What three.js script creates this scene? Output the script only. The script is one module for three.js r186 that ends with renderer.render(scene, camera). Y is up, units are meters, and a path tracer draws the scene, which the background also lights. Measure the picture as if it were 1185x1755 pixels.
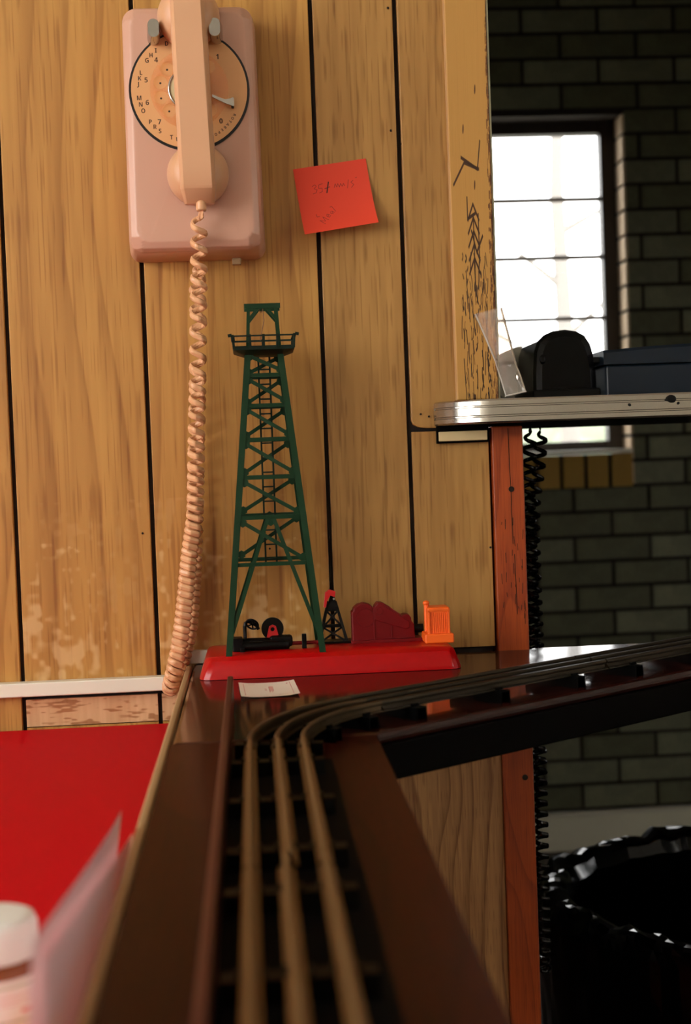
import * as THREE from 'three';
import { RoundedBoxGeometry } from 'three/addons/geometries/RoundedBoxGeometry.js';
import { mergeGeometries, toCreasedNormals, mergeVertices } from 'three/addons/utils/BufferGeometryUtils.js';
import { RectAreaLightUniformsLib } from 'three/addons/lights/RectAreaLightUniformsLib.js';

// ------------------------------------------------------------------ camera, sky, window light, exposure
const scene = new THREE.Scene();
const camera = new THREE.PerspectiveCamera(39.6, 1185 / 1755, 0.05, 200);
camera.rotation.order = 'YXZ';
camera.position.set(0, 1.084, 1.40);
camera.rotation.set(-0.03631, -0.06606, -0.037);
camera.focus = 1.36;
camera.userData.fStop = 7;

scene.background = new THREE.Color().setRGB(1.0, 1.0, 0.985);
scene.backgroundIntensity = 9;

RectAreaLightUniformsLib.init();
function windowLight(name, w, h, x, y, z, tx, ty, tz, power) {
  const l = new THREE.RectAreaLight(new THREE.Color().setRGB(1.0, 0.97, 0.9), power, w, h);
  l.name = name; l.position.set(x, y, z); l.lookAt(tx, ty, tz); scene.add(l);
  return l;
}
// daylight entering by the dining room's wide side window, left of and behind the camera
windowLight('window_light_side', 2.1, 1.3, -2.06, 1.72, 2.0, 0, 1.6, 1.7, 4.6);
// added fill from a made-up low window, out of view, brightening the back room
windowLight('added_fill_low', 0.36, 0.38, 2.36, 0.6, -1.5, 0, 0.6, -1.5, 0.6);
windowLight('added_fill_far', 0.7, 0.55, 2.36, 1.52, 1.8, 0, 1.52, 1.8, 1.5);  // added fill from a made-up window, out of view, brightening the lower panel

const renderer = new THREE.WebGLRenderer({ antialias: true });
renderer.toneMapping = THREE.LinearToneMapping;
renderer.toneMappingExposure = 0.74;
renderer.shadowMap.enabled = true;
renderer.shadowMap.type = THREE.PCFSoftShadowMap;

// ------------------------------------------------------------------ helpers
let seed = 7;
const rnd = () => { seed = (seed + 0x6d2b79f5) | 0; let t = Math.imul(seed ^ (seed >>> 15), 1 | seed); t = (t + Math.imul(t ^ (t >>> 7), 61 | t)) ^ t; return ((t ^ (t >>> 14)) >>> 0) / 4294967296; };
const R = (a, b) => a + (b - a) * rnd();
const V = (x, y, z) => new THREE.Vector3(x, y, z);
const lerp = (a, b, t) => a + (b - a) * t, clamp = (x, a = 0, b = 1) => Math.min(b, Math.max(a, x)), smooth = (a, b, x) => { const t = clamp((x - a) / (b - a)); return t * t * (3 - 2 * t); };

const taken = {};
function numbered(name) { const n = taken[name] = (taken[name] ?? -1) + 1; return n ? name + '_' + String(n).padStart(3, '0') : name; }
function shade(o) { o.castShadow = o.receiveShadow = true; return o; }
function mesh(name, geo, mat, parent = scene) {
  const m = shade(new THREE.Mesh(geo, mat));
  m.name = parent === scene ? numbered(name) : name;
  parent.add(m);
  return m;
}
function thing(name, label, category, pos = [0, 0, 0], group) {
  const o = new THREE.Group(); o.name = numbered(name); o.position.set(...pos); scene.add(o);
  o.userData = { label, category }; if (group) o.userData.group = group;
  return o;
}
function tag(o, label, category, group) { o.userData.label = label; o.userData.category = category; if (group) o.userData.group = group; return o; }
function struct(name, label, category) { const o = new THREE.Group(); o.name = numbered(name); o.userData = { kind: 'structure', label, category }; scene.add(o); return o; }

// texture coordinates in metres, by the axis that a face looks along
function uvMetres(g, ou = 0, ov = 0, turn = false) {
  g = g.index ? g.toNonIndexed() : g;
  const p = g.attributes.position, n = g.attributes.normal, uv = new Float32Array(p.count * 2);
  for (let i = 0; i < p.count; i += 3) {
    let ax = 0, ay = 0, az = 0;
    for (let k = 0; k < 3; k++) { ax += Math.abs(n.getX(i + k)); ay += Math.abs(n.getY(i + k)); az += Math.abs(n.getZ(i + k)); }
    for (let k = 0; k < 3; k++) {
      const x = p.getX(i + k), y = p.getY(i + k), z = p.getZ(i + k);
      let a, b;
      if (az >= ax && az >= ay) { a = x; b = y; } else if (ax >= ay) { a = z; b = y; } else { a = x; b = z; }
      uv[(i + k) * 2] = (turn ? b : a) + ou; uv[(i + k) * 2 + 1] = (turn ? a : b) + ov;
    }
  }
  g.setAttribute('uv', new THREE.BufferAttribute(uv, 2));
  return g;
}
// box between two corners, edges rounded by r
function boxGeo(x0, x1, y0, y1, z0, z1, r = 0.0008, ou = 0, ov = 0, turn = false) {
  const w = x1 - x0, h = y1 - y0, d = z1 - z0;
  const g = r > 0 ? new RoundedBoxGeometry(w, h, d, 1, Math.min(r, w / 2.1, h / 2.1, d / 2.1)) : new THREE.BoxGeometry(w, h, d);
  g.translate((x0 + x1) / 2, (y0 + y1) / 2, (z0 + z1) / 2);
  return uvMetres(g, ou, ov, turn);
}
function plain(g) { g = g.index ? g.toNonIndexed() : g; for (const k of Object.keys(g.attributes)) if (!['position', 'normal', 'uv'].includes(k)) g.deleteAttribute(k); if (!g.attributes.uv) g.setAttribute('uv', new THREE.BufferAttribute(new Float32Array(g.attributes.position.count * 2), 2)); return g; }
const merge = (list) => mergeGeometries(list.map(plain));
function crease(g, a = 0.6) { return toCreasedNormals(g, a); }
// closed rings of equal length, joined and capped
function loft(rings, angle = 0.6, caps = true) {
  const n = rings[0].length, pos = [], idx = [];
  rings.forEach((r) => r.forEach((p) => pos.push(p.x, p.y, p.z)));
  for (let k = 0; k < rings.length - 1; k++) for (let i = 0; i < n; i++) {
    const a = k * n + i, b = k * n + (i + 1) % n, c = a + n, d = b + n;
    idx.push(a, b, d, a, d, c);
  }
  if (caps) for (const k of [0, rings.length - 1]) {
    const c = rings[k].reduce((s, p) => s.add(p), V(0, 0, 0)).multiplyScalar(1 / n), at = pos.length / 3;
    pos.push(c.x, c.y, c.z);
    for (let i = 0; i < n; i++) { const a = k * n + i, b = k * n + (i + 1) % n; if (k) idx.push(a, b, at); else idx.push(b, a, at); }
  }
  const g = new THREE.BufferGeometry();
  g.setAttribute('position', new THREE.Float32BufferAttribute(pos, 3)); g.setIndex(idx);
  return crease(g, angle);
}
function roundRect(w, h, r, k = 5) {   // points about the origin, w and h half sizes, counter-clockwise
  const out = [];
  for (const [cx, cy, a0] of [[w - r, h - r, 0], [-w + r, h - r, 90], [-w + r, -h + r, 180], [w - r, -h + r, 270]])
    for (let i = 0; i <= k; i++) { const a = (a0 + 90 * i / k) * Math.PI / 180; out.push([cx + r * Math.cos(a), cy + r * Math.sin(a)]); }
  return out;
}
// round bar along points
function sweep(pts, radius, seg = 8, closed = false) {
  const rings = [], T = V(0, 0, 0); let N = null;
  for (let i = 0; i < pts.length; i++) {
    const a = pts[Math.max(0, i - 1)], b = pts[Math.min(pts.length - 1, i + 1)];
    T.subVectors(b, a).normalize();
    if (!N) { N = Math.abs(T.y) < 0.9 ? V(0, 1, 0) : V(1, 0, 0); }
    N.addScaledVector(T, -N.dot(T)).normalize();
    const B = V(0, 0, 0).crossVectors(T, N), r = typeof radius === 'function' ? radius(i / (pts.length - 1)) : radius, ring = [];
    for (let k = 0; k < seg; k++) { const t = k / seg * Math.PI * 2; ring.push(pts[i].clone().addScaledVector(N, Math.cos(t) * r).addScaledVector(B, Math.sin(t) * r)); }
    rings.push(ring);
  }
  return loft(rings, 1.2);
}
// a profile (x to the right, y up) along a level path
function sweepProfile(profile, pts, angle = 0.5) {
  const rings = pts.map((p, i) => {
    const a = pts[Math.max(0, i - 1)], b = pts[Math.min(pts.length - 1, i + 1)], t = V(b.x - a.x, 0, b.z - a.z).normalize(), right = V(-t.z, 0, t.x);
    return profile.map(([x, y]) => V(p.x + right.x * x, p.y + y, p.z + right.z * x));
  });
  return loft(rings, angle);
}
// square bar between two points
function bar(a, b, w, d = w, roll = V(0, 0, 1)) {
  const t = V(0, 0, 0).subVectors(b, a), len = t.length(), g = new THREE.BoxGeometry(w, len, d);
  t.normalize();
  const zx = roll.clone().addScaledVector(t, -roll.dot(t)).normalize(), xx = V(0, 0, 0).crossVectors(t, zx);
  g.applyMatrix4(new THREE.Matrix4().makeBasis(xx, t, zx).setPosition((a.x + b.x) / 2, (a.y + b.y) / 2, (a.z + b.z) / 2));
  return g;
}
function cyl(a, b, r0, r1 = r0, seg = 16) {
  const t = V(0, 0, 0).subVectors(b, a), g = new THREE.CylinderGeometry(r1, r0, t.length(), seg);
  g.applyQuaternion(new THREE.Quaternion().setFromUnitVectors(V(0, 1, 0), t.clone().normalize()));
  g.translate((a.x + b.x) / 2, (a.y + b.y) / 2, (a.z + b.z) / 2);
  return g;
}
function lathe(list, seg = 32) { return new THREE.LatheGeometry(list.map(([r, y]) => new THREE.Vector2(Math.max(r, 1e-5), y)), seg); }
function extrude(points, depth, bevel = 0, holes = []) {
  const s = new THREE.Shape(points.map(([x, y]) => new THREE.Vector2(x, y)));
  for (const h of holes) s.holes.push(h);
  return new THREE.ExtrudeGeometry(s, { depth: depth - 2 * bevel, bevelEnabled: bevel > 0, bevelSize: bevel, bevelThickness: bevel, bevelOffset: -bevel, bevelSegments: 2, curveSegments: 20 }).translate(0, 0, bevel);
}
function circlePath(x, y, r) { const p = new THREE.Path(); p.absarc(x, y, r, 0, Math.PI * 2, true); return p; }

// ------------------------------------------------------------------ computed textures
function hash(x, y, s) { let h = Math.imul(x, 374761393) ^ Math.imul(y, 668265263) ^ Math.imul(s, 1274126177); h = Math.imul(h ^ (h >>> 13), 1274126177); return ((h ^ (h >>> 16)) >>> 0) / 4294967296; }
function noise(x, y, px, py, s) {   // repeats after px, py cells
  const ix = Math.floor(x), iy = Math.floor(y), fx = x - ix, fy = y - iy, u = fx * fx * (3 - 2 * fx), v = fy * fy * (3 - 2 * fy);
  const X0 = ((ix % px) + px) % px, X1 = (X0 + 1) % px, Y0 = ((iy % py) + py) % py, Y1 = (Y0 + 1) % py;
  return lerp(lerp(hash(X0, Y0, s), hash(X1, Y0, s), u), lerp(hash(X0, Y1, s), hash(X1, Y1, s), u), v);
}
function dataTexture(w, h, f, mx, my, srgb = true) {   // covers mx by my metres
  const d = new Uint8Array(w * h * 4), c = [0, 0, 0];
  for (let y = 0; y < h; y++) for (let x = 0; x < w; x++) { f(x / w, y / h, c); const i = (y * w + x) * 4; d[i] = clamp(c[0], 0, 255); d[i + 1] = clamp(c[1], 0, 255); d[i + 2] = clamp(c[2], 0, 255); d[i + 3] = 255; }
  const t = new THREE.DataTexture(d, w, h);
  t.wrapS = t.wrapT = THREE.RepeatWrapping; t.magFilter = THREE.LinearFilter; t.minFilter = THREE.LinearFilter; t.repeat.set(1 / mx, 1 / my);
  if (srgb) t.colorSpace = THREE.SRGBColorSpace; t.needsUpdate = true;
  return t;
}
// grain along v: broad figure, rings, pores
function wood(light, dark, { w = 768, h = 1024, mx = 0.6, my = 1.2, s = 1, rings = 10, ringDepth = 0.4, pores = 0.5, warp = 0.6, wear = 0 } = {}) {
  return dataTexture(w, h, (u, v, c) => {
    const wobble = noise(u * 4, v * 3, 4, 3, s) * warp + noise(u * 9, v * 8, 9, 8, s + 1) * warp * 0.3;
    const q = u * rings + wobble * 3 + 0.9 * Math.sin(v * Math.PI * 2) * noise(u * 3, v * 2, 3, 2, s + 8), f = q - Math.floor(q), ring = Math.pow(f, 5) * (1 - smooth(0.93, 1, f));
    const fig = noise(u * 12, v * 3, 12, 3, s + 2), fine = noise(u * 170, v * 22, 170, 22, s + 3), hair = noise(u * 384, v * 40, 384, 40, s + 4), broad = noise(u * 3, v * 2, 3, 2, s + 9);
    let k = ringDepth * ring * 1.1 + fig * 0.16 + fine * 0.24 + broad * 0.22;
    k += pores * (hair > 0.66 ? (hair - 0.66) * 2 : 0);
    k = clamp(k);
    const pale = wear && v < 0.1 ? wear * smooth(0.5, 0.72, noise(u * 16, v * 60, 16, 60, s + 5) * 0.3 + noise(u * 90, v * 300, 90, 300, s + 6) * 0.4 + fine * 0.3) * (noise(u * 5, v * 20, 5, 20, s + 7) > 0.42 ? 1 : 0.25) : 0;   // rubbed-off finish near the chair rail
    for (let i = 0; i < 3; i++) c[i] = lerp(lerp(light[i], dark[i], k), [232, 198, 152][i], pale);
  }, mx, my);
}
function canvas(w, h, draw) {
  const cv = document.createElement('canvas'); cv.width = w; cv.height = h; draw(cv.getContext('2d'), w, h);
  const t = new THREE.CanvasTexture(cv); t.colorSpace = THREE.SRGBColorSpace; return t;
}
const M = (o) => new THREE.MeshPhysicalMaterial(o);
const grain = (t, o = {}) => M({ map: t, roughness: 0.42, ...o });

const panelTex = wood([210, 158, 80], [142, 90, 34], { s: 3, rings: 16, ringDepth: 0.4, warp: 0.9, pores: 0.6 });
const panelPlainTex = wood([194, 147, 80], [130, 86, 38], { s: 17, rings: 9, ringDepth: 0.16, warp: 0.3, pores: 0.75 });
const panelWornTex = wood([210, 158, 80], [142, 90, 34], { s: 3, rings: 16, ringDepth: 0.4, warp: 0.9, pores: 0.6, wear: 0.5, h: 1536, my: 1.8 });
const scuffTex = dataTexture(512, 512, (u, v, c) => {
  const a = noise(u * 60, v * 4, 60, 4, 11), b = noise(u * 14, v * 90, 14, 90, 12), d = noise(u * 40, v * 170, 40, 170, 13), e = noise(u * 150, v * 12, 150, 12, 14);
  const rub = smooth(0.6, 0.74, b * 0.5 + d * 0.5) * 0.6 + a * 0.22 + e * 0.12;
  c[0] = lerp(224, 150, rub); c[1] = lerp(182, 92, rub); c[2] = lerp(136, 48, rub);
}, 0.3, 0.3);
const lowerTex = wood([206, 154, 98], [116, 72, 38], { s: 21, rings: 17, ringDepth: 0.6, warp: 1.1, pores: 0.5, mx: 0.3, my: 0.7 });
const orangeTex = wood([190, 86, 27], [120, 40, 11], { s: 31, rings: 5, ringDepth: 0.5, warp: 0.7, pores: 0.6, mx: 0.12, my: 0.7, w: 256, h: 1024 });
const darkTex = wood([92, 31, 17], [52, 16, 9], { s: 41, rings: 5, ringDepth: 0.4, warp: 0.6, pores: 0.4, mx: 0.4, my: 1.0, w: 512 });
const trimTex = wood([196, 146, 74], [138, 88, 36], { s: 51, rings: 2, ringDepth: 0.3, warp: 0.5, pores: 0.4, mx: 0.2, my: 1.0, w: 256 });
const grit = dataTexture(512, 512, (u, v, c) => { const k = noise(u * 256, v * 256, 256, 256, 61) * 0.6 + noise(u * 64, v * 64, 64, 64, 62) * 0.4; c[0] = c[1] = c[2] = 255 * k; }, 0.12, 0.12, false);
const brickTex = dataTexture(512, 512, (u, v, c) => { const k = noise(u * 120, v * 120, 120, 120, 71) * 0.35 + noise(u * 24, v * 24, 24, 24, 72) * 0.3 + noise(u * 6, v * 6, 6, 6, 73) * 0.35, t = lerp(0.78, 1.1, k); c[0] = 126 * t; c[1] = 128 * t; c[2] = 100 * t; }, 0.5, 0.5);

const mat = {
  panel: grain(panelTex, { roughness: 0.45 }), panelPlain: grain(panelPlainTex, { roughness: 0.45 }), panelWorn: grain(panelWornTex, { roughness: 0.5 }), scuff: grain(scuffTex, { roughness: 0.65 }), lower: grain(lowerTex, { roughness: 0.45 }),
  groove: M({ color: 0x1d0f08, roughness: 0.8 }),
  orange: grain(orangeTex, { roughness: 0.42 }),
  varnish: grain(darkTex, { color: 0xb0b0b0, roughness: 0.5, specularIntensity: 0.05, clearcoat: 0.22, clearcoatRoughness: 0.2 }),
  varnishGloss: grain(darkTex, { color: 0x9a9a9a, roughness: 0.5, specularIntensity: 0.2, clearcoat: 0.7, clearcoatRoughness: 0.1 }),
  darkWood: M({ color: 0x060403, roughness: 0.6, specularIntensity: 0.1 }),
  tan: M({ color: 0xa98a62, roughness: 0.5, bumpMap: grit, bumpScale: 0.0002 }),
  trim: grain(trimTex, { roughness: 0.5 }),
  whitePaint: M({ color: 0xe9e4d2, roughness: 0.4 }),
  basePaint: M({ color: 0xf2eed6, roughness: 0.5 }), palePaint: M({ color: 0xddd8b4, roughness: 0.55 }),
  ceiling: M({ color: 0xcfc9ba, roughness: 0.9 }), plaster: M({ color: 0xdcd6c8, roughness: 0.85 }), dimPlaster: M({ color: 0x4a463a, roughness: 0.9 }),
  floor: M({ color: 0x3a2416, roughness: 0.45 }),
  brick: M({ map: brickTex, roughness: 0.65 }), brickDark: M({ map: brickTex, color: 0xcfcfc2, roughness: 0.65 }), mortar: M({ color: 0x2a2219, roughness: 0.9 }),
  yellowBrick: M({ color: 0xb08a35, roughness: 0.6, bumpMap: grit, bumpScale: 0.0008 }), litRevealBrick: M({ color: 0xd8bd9c, roughness: 0.7, bumpMap: grit, bumpScale: 0.0008 }),
  frame: M({ color: 0x2c2013, roughness: 0.5 }), muntin: M({ color: 0x7b6a5c, roughness: 0.5 }),
  glass: M({ color: 0xffffff, roughness: 0.02, transmission: 1, thickness: 0, ior: 1.45 }),
  phone: M({ color: 0xd0a088, roughness: 0.38, bumpMap: grit, bumpScale: 0.00004 }), handset: M({ color: 0xd9a67e, roughness: 0.34, bumpMap: grit, bumpScale: 0.00004 }),
  cord: M({ color: 0xe2ab7d, roughness: 0.38 }), ringBlack: M({ color: 0x120b08, roughness: 0.4 }),
  chrome: M({ color: 0xb9b5b0, metalness: 1, roughness: 0.16 }), chromeWorn: M({ color: 0xc2bdb4, metalness: 1, roughness: 0.24, bumpMap: grit, bumpScale: 0.0004 }),
  clear: M({ color: 0xfff4e6, roughness: 0.0, transmission: 0.95, thickness: 0, ior: 1.3 }),
  green: M({ color: 0x0b2f17, roughness: 0.42, specularIntensity: 0.5 }), greenDark: M({ color: 0x061c11, roughness: 0.5, specularIntensity: 0.5 }),
  red: M({ color: 0xb00006, roughness: 0.3, specularIntensity: 0.5, clearcoat: 0.25, clearcoatRoughness: 0.08 }), redTable: M({ color: 0xcc0018, roughness: 0.55, specularIntensity: 0.12 }),
  black: M({ color: 0x050505, roughness: 0.4, specularIntensity: 0.4 }), blackGloss: M({ color: 0x030304, roughness: 0.18, specularIntensity: 0.3 }), maroon: M({ color: 0x6e0a0e, roughness: 0.4, specularIntensity: 0.5 }), orangePlastic: M({ color: 0xf2641a, roughness: 0.38 }),
  redPlastic: M({ color: 0xc81a1c, roughness: 0.35 }), wire: M({ color: 0x6a3c1c, roughness: 0.6 }),
  rail: M({ color: 0x8b7350, metalness: 0.8, roughness: 0.45 }), railDimReflect: M({ color: 0x665640, metalness: 0.8, roughness: 0.42 }), railDarkReflect: M({ color: 0x453d31, metalness: 0.75, roughness: 0.36 }), tie: M({ color: 0x040505, roughness: 0.35, specularIntensity: 0.15 }),  // curve and diagonal rails coloured darker to imitate their dimmer reflections
  lip: M({ color: 0x47190f, roughness: 0.45 }),
  navy: M({ color: 0x0f1a25, roughness: 0.35, specularIntensity: 0.7 }), paper: M({ color: 0xf2efe6, roughness: 0.8 }),
  screw: M({ color: 0x241710, roughness: 0.5, metalness: 0.5 }),
  bag: M({ color: 0x020203, roughness: 0.14, specularIntensity: 0.55 }), blackCord: M({ color: 0x060608, roughness: 0.2 }),
  bottleCap: M({ color: 0xe9ece6, roughness: 0.4 }), amber: M({ color: 0x8a4a26, roughness: 0.25 }), yellow: M({ color: 0xe8c23a, roughness: 0.6 }),
  ground: M({ color: 0x9a978c, roughness: 0.9 }), hedge: M({ color: 0x858d78, roughness: 0.9 }), bark: M({ color: 0x85807a, roughness: 0.9 }),
};

// ------------------------------------------------------------------ the setting
{
  const f = struct('floor', 'dark brown floor of the diner', 'floor');
  mesh('floor_slab', boxGeo(-2.4, 2.6, -0.12, 0, -2.62, 3.55, 0), mat.floor, f);
  const c = struct('ceiling', 'plain off-white ceiling of the diner', 'ceiling');
  mesh('ceiling_slab', boxGeo(-2.4, 2.6, 2.6, 2.72, -2.62, 3.55, 0), mat.ceiling, c);
}
// a wall with one opening, in four boxes; axis 'x' runs along x, 'z' along z
function holedWall(axis, a0, a1, y0, y1, t0, t1, hole) {
  const b = (p0, p1, q0, q1) => (axis === 'x' ? boxGeo(p0, p1, q0, q1, t0, t1, 0) : boxGeo(t0, t1, q0, q1, p0, p1, 0));
  return merge([b(a0, hole[0], y0, y1), b(hole[1], a1, y0, y1), b(hole[0], hole[1], y0, hole[2]), b(hole[0], hole[1], hole[3], y1)]);
}
function windowUnit(n, axis, a0, a1, y0, y1, t, uprights, rows, frameMat, barMat, fw = 0.045, label) {
  const o = struct('window_' + n, label, 'window');
  const b = (p0, p1, q0, q1, d) => (axis === 'x' ? boxGeo(p0, p1, q0, q1, t - d, t + d, 0.002) : boxGeo(t - d, t + d, q0, q1, p0, p1, 0.002));
  for (const g of [b(a0, a0 + fw, y0, y1, 0.022), b(a1 - fw, a1, y0, y1, 0.022), b(a0 + fw, a1 - fw, y0, y0 + fw * 0.8, 0.022), b(a0 + fw, a1 - fw, y1 - fw * 0.8, y1, 0.022)]) mesh('window_frame', g, frameMat, o);
  for (const x of uprights) mesh('mullion', b(x - 0.012, x + 0.012, y0 + fw * 0.8, y1 - fw * 0.8, 0.015), frameMat, o);
  const edges = [y0 + fw * 0.8, ...rows, y1 - fw * 0.8], cols = [a0 + fw, ...uprights, a1 - fw];
  for (const y of rows) mesh('glazing_bar', b(a0 + fw, a1 - fw, y - 0.0055, y + 0.0055, 0.012), barMat, o);
  for (let i = 0; i < edges.length - 1; i++) for (let k = 0; k < cols.length - 1; k++) mesh('pane', b(cols[k], cols[k + 1], edges[i], edges[i + 1], 0.001), mat.glass, o);
  return o;
}
{
  const l = struct('wall_left', 'plain plaster wall with a wide window', 'wall');
  mesh('wall_plaster', holedWall('z', -0.11, 3.55, 0, 2.6, -2.4, -2.2, [0.8, 3.15, 0.95, 2.4]), mat.plaster, l);
  mesh('wall_plaster', boxGeo(-2.4, -2.2, 0, 2.6, -2.62, -0.11, 0), mat.plaster, l);
  windowUnit(2, 'z', 0.8, 3.15, 0.95, 2.4, -2.3, [2.0], [], mat.whitePaint, mat.whitePaint, 0.05, 'wide side window of the dining room');
  const r = struct('wall_rear', 'plain plaster wall behind the camera', 'wall');
  mesh('wall_plaster', boxGeo(-2.2, 2.6, 0, 2.6, 3.35, 3.55, 0), mat.plaster, r);
  const w = struct('wall_right', 'plain plaster wall of the diner', 'wall');
  mesh('wall_plaster', holedWall('z', 0, 3.35, 0, 2.6, 2.4, 2.6, [1.4, 2.2, 1.2, 1.85]), mat.plaster, w);
  windowUnit(4, 'z', 1.4, 2.2, 1.2, 1.85, 2.5, [], [], mat.whitePaint, mat.whitePaint, 0.05, 'added unseen side window giving fill light to the lower panel');
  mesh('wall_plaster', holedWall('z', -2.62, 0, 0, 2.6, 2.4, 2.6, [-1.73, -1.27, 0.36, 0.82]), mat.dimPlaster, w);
  windowUnit(3, 'z', -1.73, -1.27, 0.36, 0.82, 2.5, [], [], mat.frame, mat.frame, 0.05, 'added unseen low window brightening the back room');
}
// panelled partition: planks over a dark core, ending at the opening
{
  const w = struct('wall_back', 'wall of vertical wood planks with dark grooves', 'wall');
  mesh('wall_core', boxGeo(-2.2, 0.236, 0, 2.6, -0.1, -0.0055, 0), mat.groove, w);
  const g = 0.0021, xs = [-2.2, -2.04, -1.88, -1.74, -1.6, -1.43, -1.3, -1.12, -0.98, -0.83, -0.7, -0.52, -0.385, -0.2292, -0.0971, 0.0762, 0.1588];
  for (let i = 0; i < xs.length - 1; i++) {
    const x0 = xs[i] + g, x1 = xs[i + 1] - g, ou = R(0, 3), ov = R(0, 3);
    if (i < xs.length - 4) mesh('plank', boxGeo(x0, x1, 0, 2.6, -0.006, 0, 0.001, ou, ov), mat.panel, w);
    else {
      const worn = xs[i] < 0.05 && xs[i] > -0.3, left = xs[i] < -0.05;
      mesh('plank', boxGeo(x0, x1, left ? 0.873 : 0, 2.6, -0.006, 0, 0.001, ou, worn ? (left ? -0.873 : -0.885) : ov), worn ? mat.panelWorn : xs[i] > 0.05 ? mat.panelPlain : mat.panel, w);
      if (left) { mesh('plank', boxGeo(x0, x1, 0.835, 0.8615, -0.006, -0.0005, 0, ou, ov), mat.scuff, w); mesh('plank', boxGeo(x0, x1, 0, 0.834, -0.006, -0.0005, 0, ou, ov), mat.panel, w); }
    }
  }
  // the last plank ends above the counter in a rounded tongue
  const tx0 = 0.1588 + g, tx1 = 0.2065, pl = [];
  for (const [x, y] of [[tx1, 2.6], [tx0, 2.6], [tx0, 1.121], [tx0 + 0.002, 1.1165], [tx0 + 0.007, 1.1138], [tx0 + 0.016, 1.1128], [tx1 - 0.012, 1.1128], [tx1, 1.115]]) pl.push([x, y]);
  mesh('plank', uvMetres(extrude(pl, 0.008, 0.001).translate(0, 0, -0.006), 0.31, 0.4), mat.panelPlain, w);
  mesh('plank', boxGeo(tx0, 0.2375, 0.8935, 1.1095, -0.006, 0, 0.0006, 0.7, 0.1), mat.panelPlain, w);
  mesh('plank', boxGeo(tx0 - 0.09, 0.2395, 0, 0.86, -0.003, 0.001, 0.0006, 0.35, 0.2), mat.lower, w);
  for (const [x, y] of [[0.1632, 1.5237], [0.1523, 1.5239], [0.1613, 1.3919], [0.1651, 1.4003], [0.1509, 1.4051], [0.2358, 0.9922], [0.1704, 1.1267], [0.1785, 1.1241], [-0.107, 1.02], [0.0165, 1.0], [0.045, 0.985]]) {
    mesh('nail', new THREE.CylinderGeometry(0.0011, 0.0011, 0.002, 10).rotateX(Math.PI / 2).translate(x, y, x > 0.16 && y > 1.11 && y < 1.2 ? 0.0022 : 0.0002), mat.screw, w);
  }
}
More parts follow.
